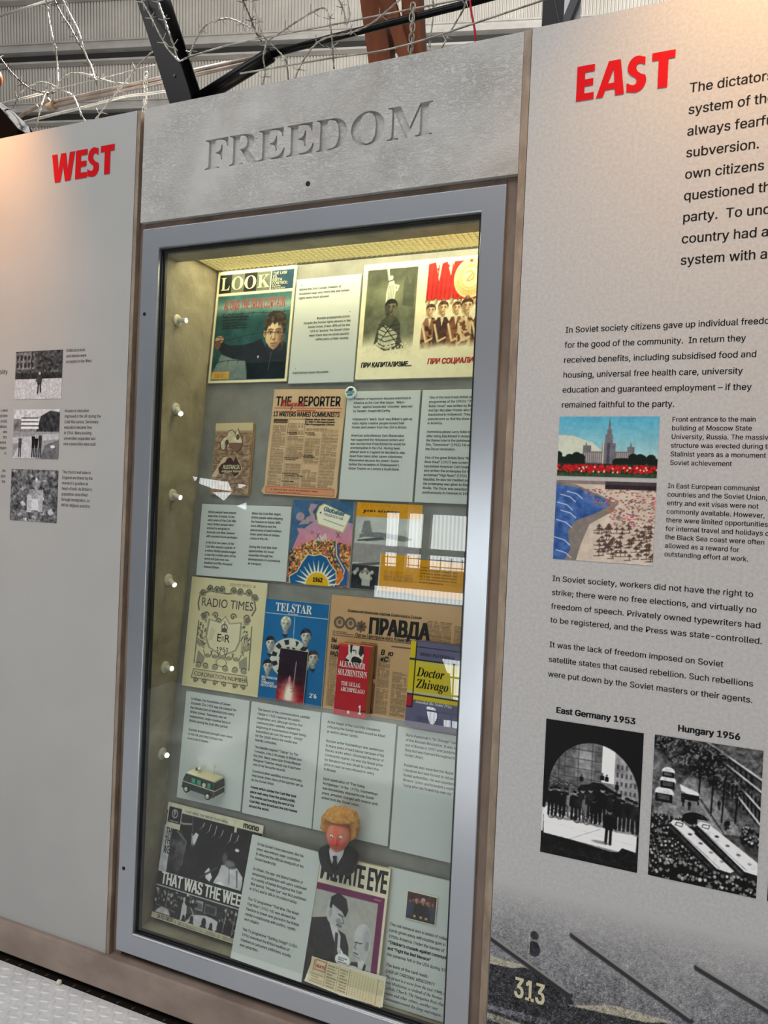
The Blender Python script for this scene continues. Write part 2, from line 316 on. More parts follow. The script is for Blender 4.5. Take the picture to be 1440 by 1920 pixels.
    def face(s, cx, cy, r, skin, hair, shade=None, turn=0, bald=False):
        sk = np.array(skin, float); sh = np.array(shade if shade is not None else sk * .5, float); hr = np.array(hair, float); q = r / s.asp; li = np.minimum(sk * 1.14 + 8, 250); T = turn * r
        E = lambda x, y, a, b, c, al=1, so=.12, rot=0: s.ell(cx + x * r + T * .12, cy + y * q, a * r, b * q, c, rot, al, so)
        E(0, -1.15, .42, .5, sk * .72, so=.3)
        if not bald: E(0, .38, .98, .98, hr)
        for e in (-1, 1): E(e * .80, .0, .13, .24, sk * .8)
        E(0, .12, .80, .98, sk); E(0, -.45, .62, .62, sk); E(-.25, .35, .42, .5, li, .6, 1.0); E(.55 if turn <= 0 else -.55, -.15, .36, .9, sh, .6, 1.0); E(.2 if turn <= 0 else -.2, -.88, .5, .2, sh, .55, 1.0)
        if not bald:
            m = (np.hypot((s.X - cx) / (.90 * r), (s.Y - cy - .30 * q) / (1.02 * q)) < 1) & ((s.Y - cy) / q > .52 + .16 * np.sin((s.X - cx) / r * 2.2 + 1)); s.mix(m, hr); s.mix(m & (s.vn(int(2.2 / r)) > .62), np.minimum(hr * 1.5 + 14, 240))
        for e in (-1, 1):
            x = e * .34 + turn * .12; E(x, .12, .24, .16, sh, .62, .9); E(x, .10, .13, .065, li, .9, .3); E(x + turn * .03, .10, .065, .07, (24, 22, 24), 1, .3); s.line([(cx + (x - .18) * r, cy + .29 * q), (cx + x * r, cy + .35 * q), (cx + (x + .18) * r, cy + .29 * q)], r * .075, hr * .8 if not bald else sh)
        x = turn * .28; E(x + .08, -.14, .10, .30, sh, .5, .9); E(x - .03, -.08, .06, .30, li, .6, .9); E(x, -.30, .16, .07, sh, .75, .6)
        x = turn * .2; s.line([(cx + (x - .26) * r, cy - .57 * q), (cx + x * r, cy - .60 * q), (cx + (x + .26) * r, cy - .56 * q)], r * .09, sh * .7); E(x, -.68, .18, .07, np.array((sk[0], sk[1] * .74, sk[2] * .72)) if sk[0] - sk[2] > 20 else sk * .85, .7, .6); E(x, -.80, .20, .05, sh, .5, .8); E(x, -.95, .2, .1, li, .5, .9); return s
    def person(s, x, y, h, tone, skin=(150, 148, 144), legs=True):
        w_ = h * .13 * s.asp; t = np.array(tone, float); k = s.r.random() * .3 - .15
        if legs: s.line([(x - w_ * .4, y + h * .48), (x - w_ * (.45 + k), y)], w_ * .62, t * .85); s.line([(x + w_ * .4, y + h * .48), (x + w_ * (.5 - k), y)], w_ * .62, t * .8)
        s.poly([(x - w_ * .7, y + h * .84), (x + w_ * .7, y + h * .84), (x + w_ * 1.0, y + h * .74), (x + w_ * .85, y + h * .40), (x - w_ * .85, y + h * .40), (x - w_ * 1.0, y + h * .74)], t); s.line([(x - w_ * .95, y + h * .78), (x - w_ * 1.1, y + h * .45)], w_ * .4, t * .9); s.line([(x + w_ * .95, y + h * .78), (x + w_ * 1.1, y + h * .47)], w_ * .4, t * 1.1)
        s.ell(x, y + h * .93, w_ * .55, h * .075, skin); s.ell(x, y + h * .965, w_ * .58, h * .045, t * .7); return s
    def build(s, parent, x, z, y, name='printed_picture', label=None):
        A = s.A.reshape(s.ny, 2, s.nx, 2, 3).mean((1, 3)); c = np.ones((s.ny, s.nx, 4)); c[..., :3] = lin(A)
        gx, gz = np.meshgrid(x + s.w * np.arange(s.nx) / (s.nx - 1), z + s.h * np.arange(s.ny) / (s.ny - 1))
        v = np.stack([gx, np.full(gx.shape, y), gz], -1).reshape(-1, 3); i = np.arange(s.nx * s.ny).reshape(s.ny, s.nx)
        f = np.stack([i[:-1, :-1], i[:-1, 1:], i[1:, 1:], i[1:, :-1]], -1).reshape(-1, 4)
        me = bpy.data.meshes.new(name); me.vertices.add(len(v)); me.vertices.foreach_set('co', v.ravel()); me.loops.add(f.size); me.loops.foreach_set('vertex_index', f.ravel())
        me.polygons.add(len(f)); me.polygons.foreach_set('loop_start', np.arange(len(f)) * 4); me.update(calc_edges=True)
        at = me.color_attributes.new('ink', 'FLOAT_COLOR', 'POINT'); at.data.foreach_set('color', c.ravel())
        o = link(name, me, M['ink'], parent)
        if label: o['label'] = label
        return o
# ================================================================ the setting
b = MB(); b.box(-3.2, 2.4, -2.6, -.016, -.03, 0)
def bump(x, y, ang, L=.0155, Wd=.0055, hgt=.0016):
    c, s_ = math.cos(ang), math.sin(ang); rings = []
    for k, (sc, z) in enumerate(((1, 0), (.62, hgt * .8), (.25, hgt))):
        rings.append([(x + (L * sc * math.cos(t) * c - Wd * sc * math.sin(t) * s_), y + (L * sc * math.cos(t) * s_ + Wd * sc * math.sin(t) * c), z) for t in [2 * math.pi * q / 10 for q in range(10)]])
    vs = sum(rings, []); fs = [(r_ * 10 + q, r_ * 10 + (q + 1) % 10, r_ * 10 + 10 + (q + 1) % 10, r_ * 10 + 10 + q) for r_ in range(2) for q in range(10)] + [tuple(range(20, 30))]
    return vs, fs
for i in range(-1, 108):
    for j in range(0, 26):
        x, y = -2.35 + i * .0245, -.034 - j * .0245
        if (i + j) % 2: b.add(*bump(x, y, R(12)))
        else: b.add(*bump(x, y, R(104)))
o = struct(b.build('floor', M['tread'], smooth=False)); tag(o, 'pale aluminium tread plate floor in front of the display wall')
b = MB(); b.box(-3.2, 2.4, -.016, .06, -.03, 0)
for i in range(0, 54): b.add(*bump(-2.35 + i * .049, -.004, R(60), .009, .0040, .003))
o = struct(b.build('trim_1', M['treadshade'])); tag(o, 'strip of tread plate coloured dark for the shade along the foot of the display wall')  # plate darkened here to stand for the shade under the kick
b = MB(); b.box(-2.6, 1.2, -.012, .03, .0196, .1075); o = struct(b.build('baseboard_front', M['kick'], bevel=.004)); tag(o, 'brown steel kick plate below the display wall')
b = MB(); b.box(-2.6, 1.2, .012, .05, .0, .03); o = struct(b.build('baseboard_back', M['hole'])); tag(o, 'dark recess under the brown kick plate')
def bars(name, label, *boxes, mat='bronze'):
    b = MB(); [b.box(*q) for q in boxes]; return tag(struct(b.build(name, M[mat], bevel=.0012)), label)
bars('trim_2', 'pale weathered steel strip between the west panel and the display case', (-1.3268, -1.3165, .0005, .05, .1077, 2.2965), mat='tan')
bars('trim_3', 'brown steel channel left of the display case frame', (-1.3165, -1.2900, .016, .06, .1077, 2.29))
bars('trim_4', 'brown steel channel right of the display case frame', (-.3565, -.3325, .012, .06, .1077, 2.0070), (-.345, -.3315, .015, .06, 2.0072, 2.29))
bars('trim_5', 'pale weathered steel strip between the display case and the east panel', (-.3325, -.3165, .0005, .05, .1077, 2.2995), mat='tan')
bars('trim_6', 'brown steel strip between the concrete lintel and the case frame', (-1.30, -.3565, .012, .06, 1.9905, 2.0070))
b = MB(); b.box(-1.296, -.335, .03, .06, .1077, .1275); tag(struct(b.build('trim_7', M['hole'])), 'dark gap below the display case frame')
# far cladding of the hall, leaning slightly towards us
clad = noisy('ribbed_cladding', (196, 192, 184), (216, 212, 204), 1.2, .5, 5); M['clad'] = clad
CM = Matrix.Translation((-8.03, 11, 10.604)) @ Matrix.Rotation(math.atan2(.24, .97), 4, 'Z') @ Matrix.Rotation(R(5), 4, 'X')
b = MB(); pit = .067; vs = []; n = 0
for i in range(int(25 / pit)):
    x = -9 + i * pit; vs += [(x, 0), (x + pit * .3, 0), (x + pit * .5, .042), (x + pit * .8, .042)]
pts = [(x, y) for x, y in vs]; L_ = len(pts)
b.add([(x, y, -9) for x, y in pts] + [(x, y, 5) for x, y in pts], [(i, i + 1, i + 1 + L_, i + L_) for i in range(L_ - 1)])
o = tag(struct(b.build('wall_back', clad)), 'pale ribbed metal cladding of the hall beyond the display wall'); o.matrix_world = CM
for zc, nm in ((-.27, 'trim_8'), (.98, 'trim_9'), (-1.45, 'trim_10')):
    b = MB(); b.box(-9, 16, -.16, -.01, zc + .05, zc + .20); b.box(-9, 16, -.20, -.03, zc + .155, zc + .185); b.box(-9, 16, -.26, -.10, zc - .03, zc + .05); b.box(-9, 16, -.20, -.03, zc - .23, zc - .19)
    o = tag(struct(b.build(nm, M['purlin'])), 'galvanised rail running across the ribbed cladding'); o.matrix_world = CM
    b = MB(); b.box(-9, 16, -.10, -.012, zc - .20, zc + .0); b.box(-9, 16, -.05, -.012, zc + .19, zc + .235)
    q = b.build(nm + '_web', M['purlin_d'], o); q.name = 'rail_web'

# ================================================================ the west and east text panels
west = thing('text_panel', 'grey text panel headed WEST left of the display case', 'information panel')
b = MB(); b.box(-2.5, -1.3278, 0, .03, .1080, 2.2967); b.build('board', M['panel_w'], west)
east = thing('text_panel', 'mottled grey text panel headed EAST right of the display case', 'information panel')
b = MB(); b.box(-.3154, .75, 0, .03, .1080, 2.3000); b.build('board', M['panel_e'], east)
def glyph(ch):                                        # heavy poster capitals in a unit box
    if ch == 'E': return [[(0, 0), (1, 0), (1, .2), (.46, .2), (.46, .4), (.94, .4), (.94, .6), (.46, .6), (.46, .8), (1, .8), (1, 1), (0, 1)]]
    if ch == 'T': return [[(.29, 0), (.71, 0), (.71, .78), (1, .78), (1, 1), (0, 1), (0, .78), (.29, .78)]]
    if ch == 'W': return [[(.16, 0), (.40, 0), (.5, .55), (.60, 0), (.84, 0), (1, 1), (.77, 1), (.70, .42), (.61, 1), (.39, 1), (.30, .42), (.23, 1), (0, 1)]]
    if ch == 'A': return [[(0, 0), (.25, 0), (.33, .19), (.42, .37), (.60, .76), (.64, .37), (.42, .37), (.33, .19), (.66, .19), (.69, 0), (1, 0), (.83, 1), (.41, 1)]]
    if ch == 'S':
        o_ = []; 
        def arc(cx, cy, rx, ry, a0, a1, n=10): return [(cx + rx * math.cos(R(a0 + (a1 - a0) * i / n)), cy + ry * math.sin(R(a0 + (a1 - a0) * i / n))) for i in range(n + 1)]
        out = [(0, .04)] + arc(.44, .30, .50, .31, -110, 28) + [(.66, .50), (.50, .58)] + [(.44, .66), (.45, .74), (.54, .79), (.70, .78), (.86, .72)]
        return [out + [(.86, .95)] + arc(.48, .705, .46, .305, 60, 205) + [(.22, .47), (.42, .40)] + [(.49, .32), (.46, .24), (.36, .20), (.20, .22), (0, .29)]]
def heading(parent, chars, boxes, z0, z1, shear=.06):
    h = None
    for ch, (x0, x1) in zip(chars, boxes):
        b = MB(); q = glyph(ch)[0]; pts = [(x0 + (x1 - x0) * u + shear * (v - .5) * (z1 - z0), z0 + (z1 - z0) * v) for u, v in q]
        b.add([(x, -.0012, z) for x, z in pts], [tuple(range(len(pts)))])
        me = bpy.data.meshes.new('heading_letter'); me.from_pydata(b.v, [], b.f); bb = bmesh.new(); bb.from_mesh(me); bmesh.ops.triangulate(bb, faces=bb.faces, ngon_method='EAR_CLIP'); bb.to_mesh(me); bb.free()
        link('heading_letter', me, M['red'], parent)
heading(west, 'WEST', [(-1.6135, -1.5320), (-1.5290, -1.4885), (-1.4870, -1.4450), (-1.4430, -1.3970)], 2.146, 2.2218, 0)
heading(east, 'EAST', [(-.2218, -.1880), (-.1835, -.1305), (-.1265, -.0885), (-.0815, -.0400)], 2.1352, 2.2040, 0)
E1 = -INKS
for k_, t_ in enumerate(['The dictatorship', 'system of the', 'always fearful', 'subversion.', 'own citizens', 'questioned the', 'party.  To under', 'country had a', 'system with a']): letters(east, [t_], -.0128 - .0001 * k_, 2.1176 - .04046 * k_, M['black'], E1, size=.0247, xs=.93, name='text_line')
letters(east, ['for the good of the community.  In return they'], -.2215, 1.6452, M['black'], E1, width=.3265, capH=.0118, name='paragraph')
kx = .3265 / (line_w('for the good of the community.  In return they', bold=.014, shear=0, font='inter') * .0118 / .727 * EMK)
letters(east, ['In Soviet society citizens gave up individual freedom'], -.2215, 1.6752, M['black'], E1, capH=.0118, xs=kx, name='paragraph')
letters(east, ['received benefits, including subsidised food and', 'housing, universal free health care, university', 'education and guaranteed employment – if they', 'remained faithful to the party.'], -.2218, 1.6153, M['black'], E1, capH=.0118, xs=kx, lead=.02992, name='paragraph')
letters(east, ['Front entrance to the main', 'building at Moscow State', 'University, Russia. The massive', 'structure was erected during the', 'Stalinist years as a monument to', 'Soviet achievement'], -.0142, 1.4972, M['black'], E1, width=.1422, capH=.0091, lead=.01644, name='caption')
letters(east, ['In East European communist', 'countries and the Soviet Union,', 'entry and exit visas were not', 'commonly available. However,', 'there were limited opportunities', 'for internal travel and holidays on', 'the Black Sea coast were often', 'allowed as a reward for', 'outstanding effort at work.'], -.0160, 1.3709, M['black'], E1, width=.1563, capH=.0091, lead=.01626, name='caption')
letters(east, ['In Soviet society, workers did not have the right to', 'strike; there were no free elections, and virtually no', 'freedom of speech. Privately owned typewriters had', 'to be registered, and the Press was state-controlled.'], -.2240, 1.1761, M['black'], E1, width=.3625, capH=.0112, lead=.02797, name='paragraph')
letters(east, ['It was the lack of freedom imposed on Soviet', 'satellite states that caused rebellion. Such rebellions', 'were put down by the Soviet masters or their agents.'], -.2238, 1.0424, M['black'], E1, width=.3190, capH=.0112, lead=.0298, name='paragraph')
letters(east, ['East Germany 1953'], -.2041, .9118, M['black'], E1, width=.1505, capH=.0118, bold=.028, name='caption')
letters(east, ['Hungary 1956'], .0230, .9116, M['black'], E1, width=.1058, capH=.0118, bold=.028, name='caption')
W1 = M['grey']
letters(west, ['Political protest', 'and debate were', 'accepted in the West.'], -1.5375, 1.6858, W1, E1, size=.0112, lead=.0150, xs=.80, name='caption')
letters(west, ['Access to education', 'improved in the UK during the', 'Cold War period. Secondary', 'education became free', 'in 1944. Many existing', 'universities expanded and', 'new universities were built.'], -1.5357, 1.5237, W1, E1, size=.0112, lead=.0148, xs=.80, name='caption')
letters(west, ['The church and state in', 'England are linked by the', "monarch's position as", 'head of both. As Britain\'s', 'population diversified', 'through immigration, so', 'did its religious practice.'], -1.5363, 1.3592, W1, E1, size=.0112, lead=.0148, xs=.80, name='caption')
letters(west, ['mobility'], -1.7520, 1.6325, W1, E1, size=.0165, xs=.86, align='RIGHT', name='paragraph')
letters(west, ['s were', 'system', 'social,', 'labour,', 'one', 'ists', 'parliament,', 'religion', 'in'], -1.7460, 1.5265, W1, E1, size=.0112, lead=.0150, xs=.80, align='RIGHT', name='paragraph')
letters(west, ['the', 'land', 'the'], -1.7460, 1.3570, W1, E1, size=.0112, lead=.0150, xs=.80, align='RIGHT', name='paragraph')

# ---- the photographs printed on the panels
def bw(v): return (v, v, v * 1.02)
P_ = .0011
# a man standing on a green, trees and a house behind
p = Pic(.1720, .1320, bw(170), P_, 3); p.rect(0, .48, 1, 1, bw(88)); p.noise(14, 40, p.Y > .48); p.rect(0, .62, .42, .97, bw(120)); [p.rect(.03 + .08 * i, .66 + .15 * j, .07 + .08 * i, .76 + .15 * j, bw(60)) for i in range(5) for j in range(2)]
p.line([(.34, .5), (.36, .97)], .02, bw(50)); p.line([(.6, .5), (.62, 1)], .02, bw(50)); p.rect(.45, .6, 1, 1, bw(66), .6); p.noise(30, 45, p.Y > .5); p.rect(0, .42, 1, .54, bw(54)); p.noise(40, 30, (p.Y > .4) & (p.Y < .54)); p.rect(0, 0, 1, .42, bw(190)); p.noise(60, 34, p.Y < .42)
p.ell(.53, .53, .022, .03, bw(190)); p.poly([(.48, .5), (.57, .5), (.585, .4), (.57, .3), (.49, .3), (.47, .4)], bw(70)); p.line([(.51, .32), (.50, .13)], .03, bw(48)); p.line([(.55, .32), (.56, .15)], .03, bw(48)); p.line([(.49, .47), (.46, .38), (.5, .36)], .022, bw(80))
p.photo(10, 60, 2, 1.15); p.build(west, -1.7217, 1.5606, -.0008, 'photo_print', 'black and white photo print of a person standing on open ground')
# students in front of a modern building
p = Pic(.1690, .1355, bw(196), P_, 4); p.rect(0, .55, .5, .8, bw(120)); p.noise(20, 30, (p.Y > .55) & (p.X < .5)); p.poly([(.5, .55), (1, .5), (1, .93), (.8, .97), (.6, .86)], bw(62)); p.noise(26, 28, (p.Y > .5) & (p.X > .55))
for k in range(3): p.rect(.17, .60 + .08 * k, .56, .65 + .08 * k, bw(226)); p.rect(.17, .65 + .08 * k, .54, .675 + .08 * k, bw(90))
p.rect(0, 0, 1, .55, bw(150)); p.poly([(0, .42), (1, .52), (1, .4), (0, .30)], bw(186)); p.poly([(.62, 0), (1, 0), (1, .38), (.7, .28)], bw(112)); p.poly([(0, 0), (.5, 0), (.62, .42), (.35, .42), (.1, .2)], bw(190)); p.noise(30, 14)
for x, g, hh in ((.16, 80, .30), (.45, 40, .34), (.52, 36, .30), (.60, 66, .36)): p.ell(x, .12 + hh + .02, .018, .024, bw(150)); p.poly([(x - .035, .12 + hh - .01), (x + .04, .12 + hh - .01), (x + .03, .22), (x - .03, .22)], bw(g)); p.line([(x - .015, .24), (x - .02, .04)], .022, bw(g * .8)); p.line([(x + .015, .24), (x + .02, .04)], .022, bw(g * .8))
p.ell(.87, .25, .05, .03, bw(220)); p.photo(10, 60, 2, 1.15); p.build(west, -1.7216, 1.3968, -.0008, 'photo_print', 'black and white photo print of people outside a modern building')
# church and streets from the air
p = Pic(.1730, .1428, bw(104), P_, 5); p.noise(24, 60); 
for _ in range(46):
    x, y, q, a_ = p.r.random(), p.r.random(), .03 + .05 * p.r.random(), p.r.random() * 3; c_ = bw(50 + 150 * p.r.random()); p.poly([(x + q * math.cos(a_ + t), y + q * math.sin(a_ + t) * .8) for t in (0, 1.2, 3.14, 4.3)], c_)
p.ell(.56, .64, .12, .1, bw(70)); p.ell(.55, .72, .085, .10, bw(150)); p.rect(.40, .40, .70, .62, bw(160)); p.rect(.36, .18, .46, .52, bw(186)); p.rect(.6, .2, .69, .52, bw(180)); p.rect(.46, .22, .6, .44, bw(206)); p.ell(.55, .80, .02, .06, bw(200)); p.noise(40, 26)
p.photo(10, 60, 2, 1.15); p.build(west, -1.7231, 1.2237, -.0008, 'photo_print', 'black and white aerial photo print of a domed church')
# tall tiered tower over red tulips
p = Pic(.1880, .1182, (120, 190, 214), P_, 6); p.grad(.2, 1, (176, 208, 206), (84, 170, 202)); p.poly([(0, .3), (.5, .35), (.36, .56), (.15, .68), (0, .69)], (206, 212, 196)); p.noise(6, 8)
bc = (112, 110, 116); p.rect(.26, .2, .77, .42, bc)
for x0, x1, h_ in ((.26, .34, .52), (.70, .77, .50), (.45, .585, .56), (.48, .555, .70), (.495, .54, .79), (.505, .53, .86)): p.rect(x0, .2, x1, h_, bc)
for x in (.29, .735): p.poly([(x - .012, .5), (x + .012, .5), (x, .58)], bc)
p.poly([(.51, .86), (.525, .86), (.518, 1)], (90, 88, 90)); p.rect(.455, .22, .47, .56, (200, 190, 176)); p.rect(.5, .22, .53, .56, (70, 74, 90)); [p.rect(.275 + .02 * i, .24, .283 + .02 * i, .40, (176, 166, 160)) for i in range(9)]; [p.rect(.6 + .02 * i, .24, .608 + .02 * i, .40, (176, 166, 160)) for i in range(8)]
for x0, x1, h_ in ((0, .25, .36), (.6, .74, .26), (.74, 1, .34)): [p.ell(x0 + (x1 - x0) * p.r.random(), .2 + (h_ - .2) * p.r.random(), .045, .06, (16, 30, 24)) for _ in range(22)]
p.rect(0, 0, 1, .22, (30, 52, 30)); [p.ell(p.r.random(), .08 + .11 * p.r.random(), .012, .022, (168 + 40 * p.r.random(), 22, 34)) for _ in range(230)]; [p.ell(p.r.random(), .07 + .1 * p.r.random(), .008, .016, (232, 216, 190)) for _ in range(24)]; p.rect(0, 0, 1, .06, (60, 84, 50), .7); p.noise(70, 26, p.Y < .2)
p.photo(8, 30, 1, 1.05); p.build(east, -.2243, 1.3890, -.0008, 'photo_print', 'colour photo print of a tall tiered tower above red flowers')
# curving beach
p = Pic(.1886, .1590, (206, 192, 178), P_, 7); p.noise(9, 16); sea = [(0, 0), (.12, 0), (.18, .14), (.14, .36), (.22, .5), (.42, .6), (.56, .7), (.5, .78), (.25, .9), (0, .95)]
p.poly([(0, 0), (.24, 0), (.28, .2), (.36, .46), (.6, .64), (.62, .72), (.5, .80), (.2, .95), (0, .97)], (132, 124, 118)); p.poly(sea, (62, 98, 160)); p.noise(16, 34, p.inside(sea))
[p.line([(x, y), (x + .1, y - .03), (x + .16, y - .09)], .008, (220, 226, 232)) for x, y in ((.02, .72), (.05, .82), (.12, .86), (.02, .5), (.01, .28), (.03, .12), (.06, .62))]
p.rect(.5, .9, 1, 1, (46, 38, 42)); p.rect(0, .955, 1, 1, (96, 80, 84), .6)
for _ in range(360):
    x, y = .3 + .7 * p.r.random(), .45 + .45 * p.r.random()
    if y > 1.12 - 1.0 * x or x > .6: p.ell(x, y, .008 + .008 * p.r.random(), .008, (90 + 120 * p.r.random(), 70 + 60 * p.r.random(), 70 + 50 * p.r.random()))
for _ in range(70):
    x, y = .45 + .55 * p.r.random(), .08 + .38 * p.r.random(); q = .03; p.poly([(x - q, y), (x + q, y), (x, y + .04)], (92, 72, 62)); p.line([(x, y), (x, y - .04)], .006, (60, 48, 44)); p.line([(x - .05, y - .045), (x + .01, y - .04)], .008, (80, 66, 66))
p.photo(8, 30, 1, 1.05); p.build(east, -.2245, 1.2212, -.0008, 'photo_print', 'colour photo print of a crowded sandy beach and blue sea')
# crowd and armoured vehicle seen through an archway
p = Pic(.1858, .2712, bw(14), P_, 8); ar = [(.06, .36), (.06, .50)] + [(.52 + .46 * math.cos(R(a_)), .50 + .37 * math.sin(R(a_))) for a_ in range(178, -1, -6)] + [(.98, .12), (.9, .10), (.03, .16), (.02, .34)]
msk = p.inside(ar); p.mix(msk, bw(140)); p.noise(10, 26, msk & (p.Y > .5)); p.mix(msk & (p.Y > .5) & (p.X < .62), bw(112), ); p.noise(12, 30, msk & (p.X < .62) & (p.Y > .5)); p.mix(msk & (p.X > .33) & (p.X < .52) & (p.Y > .6), bw(128)); p.mix(msk & (abs(p.X - .43) < .06) & (p.Y > .66) & (p.Y < .80), bw(150))
for x in (.16, .22, .36, .50): p.mix(msk & (abs(p.X - x) < .004) & (p.Y > .55), bw(70))
for j in range(4): p.mix(msk & (abs(p.Y - .60 - .07 * j) < .003) & (p.X < .60), bw(80))
p.mix(msk & (p.X > .60) & (p.X < .73) & (p.Y > .60), bw(246)); p.mix(msk & (p.X > .73) & (p.Y > .5), bw(150)); p.noise(16, 26, msk & (p.X > .74) & (p.Y > .5)); [p.mix(msk & (abs(p.X - .76 - .045 * i) < .010) & (abs(p.Y - .73 + .06 * j) < .016), bw(84)) for i in range(5) for j in range(4)]
p.poly([(.04, .16), (.97, .12), (.98, .40), (.05, .42), (.03, .34)], bw(150)); p.poly([(.03, .15), (.97, .12), (.98, .28), (.06, .36), (.02, .33)], bw(238)); p.noise(14, 12, msk & (p.Y < .36)); p.line([(.30, .14), (.62, .26)], .006, bw(150)); p.line([(.05, .24), (.97, .19)], .004, bw(190)); p.line([(.07, .585), (.38, .53)], .008, bw(60))
for i in range(16): p.person(.08 + .016 * i, .43 + .02 * p.r.random(), .11, bw(50 + 70 * p.r.random()))
p.poly([(.36, .52), (.40, .555), (.47, .565), (.52, .59), (.62, .588), (.68, .565), (.77, .54), (.80, .50), (.76, .46), (.40, .46)], bw(30)); p.line([(.40, .54), (.74, .52)], .006, bw(78)); p.line([(.74, .54), (.86, .47)], .014, bw(28)); p.line([(.38, .475), (.76, .465)], .02, bw(20)); [p.person(x, y, .085, bw(30), bw(90), False) for x, y in ((.40, .545), (.61, .58), (.655, .575), (.76, .53))]
for i, x in enumerate(np.linspace(.09, .95, 22)):
    yf = .315 - .075 * max(0, x - .45) + .014 * p.r.normal(); hh = .17 + .05 * p.r.random() + .03 * (x > .6); p.ell(x + .05, yf - .012, .06, .010, bw(120), a=.8, soft=.6); p.person(x, yf, hh, bw(16 + 34 * p.r.random() + (90 if i in (5, 9) else 0)), bw(80 + 70 * p.r.random()))
p.person(.70, .165, .25, bw(20), bw(110)); p.ell(.62, .165, .09, .012, bw(110), a=.8, soft=.6)
for x in (.10, .19, .37, .47): [p.line([(x + .034 * math.cos(t), .30 + .030 * math.sin(t)) for t in np.linspace(0, 6.3, 18)], .006, bw(34))]; p.line([(x, .30), (x + .03, .345), (x + .07, .34), (x + .09, .30)], .007, bw(30))
p.poly([(0, 0), (1, 0), (1, .14), (.84, .155), (.80, .118), (.45, .095), (.2, .105), (.02, .15), (0, .16)], bw(34)); p.line([(.1, .06), (.9, .02)], .004, bw(70)); p.line([(.62, 0), (.80, .10)], .006, bw(16)); p.noise(40, 16, p.Y < .14); p.rect(0, .16, .02, .34, bw(210))
p.photo(10, 80, 2, 1.25); p.build(east, -.2224, .6260, -.0008, 'photo_print', 'black and white photo print of a crowd seen through a dark archway')
# street with lorries and coaches
p = Pic(.1855, .2710, bw(92), P_, 9); p.noise(10, 36); p.poly([(0, .52), (.30, .90), (.16, 1), (0, 1)], bw(110)); p.noise(20, 30, p.X < .3); p.poly([(.02, .44), (.40, .80), (.50, .76), (.86, .40), (.2, .36)], bw(134)); p.noise(30, 22)
fac = [(.46, 1), (.62, .95), (1, .76), (1, 1)]; p.poly(fac, bw(96)); fac2 = [(.56, .97), (1, .80), (1, .47), (.84, .60), (.74, .74)]; p.poly(fac2, bw(70)); im = p.inside(fac2) | p.inside(fac); p.noise(40, 30, im)
for i in range(9): t = i / 9; p.line([(.50 + .05 * i, .985 - .021 * i), (.52 + .05 * i, .90 - .022 * i)], .016, bw(18)); p.line([(.70 + .035 * i, .80 - .018 * i), (.71 + .035 * i, .66 - .02 * i)], .016, bw(16)); p.line([(.725 + .035 * i, .80 - .018 * i), (.735 + .035 * i, .66 - .02 * i)], .006, bw(150))
for a_, b_ in (((.46, .97), (1, .72)), ((.50, 1), (1, .80)), ((.74, .78), (1, .60)), ((.80, .66), (1, .50))): p.line([a_, b_], .018, bw(196)); p.line([(a_[0], a_[1] - .018), (b_[0], b_[1] - .018)], .008, bw(20))
tr = np.clip((p.fbm(13, 4) - .44) * 7, 0, 1)
for x, y, a_, b_ in ((.30, .90, .22, .13), (.55, .80, .20, .10), (.50, .92, .18, .07), (.68, .72, .16, .09), (.12, .95, .16, .06)): mk = np.clip(1.25 - np.hypot((p.X - x) / a_, (p.Y - y) / b_), 0, 1) * 2; p.mix(np.clip(mk, 0, 1) * (.45 + .55 * tr), bw(20)); p.mix(np.clip(mk, 0, 1) * (p.fbm(60, 2) > .62), bw(120))
for x, y0, y1 in ((.44, .56, .84), (.56, .50, .80), (.66, .47, .76), (.78, .48, .66)): p.line([(x, y0), (x + .01, y1)], .014, bw(16))
for x, y, k in ((.12, .60, 1.2), (.15, .69, 1.0), (.15, .755, .8)): p.ell(x, y, .075 * k, .036 * k, bw(235), soft=.1); p.rect(x - .07 * k, y - .055 * k, x + .065 * k, y - .006, bw(24)); p.rect(x - .05 * k, y - .04 * k, x + .045 * k, y - .012, bw(90)); p.ell(x, y + .008, .05 * k, .014 * k, bw(200), a=.7)
p.poly([(.26, .68), (.44, .64), (.46, .60), (.28, .635)], bw(230)); p.rect(.28, .58, .45, .62, bw(26)); [p.person(x, y, .07, bw(30)) for x, y in ((.30, .53), (.36, .51), (.63, .55), (.70, .42), (.72, .43))]; p.line([(.46, .60), (.70, .38)], .012, bw(60)); p.line([(.44, .59), (.66, .38)], .006, bw(190))
p.ell(.42, .455, .12, .045, bw(28)); p.poly([(.34, .46), (.36, .49), (.50, .49), (.54, .45), (.52, .42), (.36, .43)], bw(24)); p.rect(.44, .40, .56, .46, bw(150)); p.noise(50, 30, (p.Y > .38) & (p.Y < .5))
p.crowd(.0, .62, .02, .42, 420, .020, (24, 25, 28)); p.crowd(.0, .5, .0, .14, 70, .032, (20, 22, 26)); p.crowd(.0, .3, .40, .46, 40, .018)
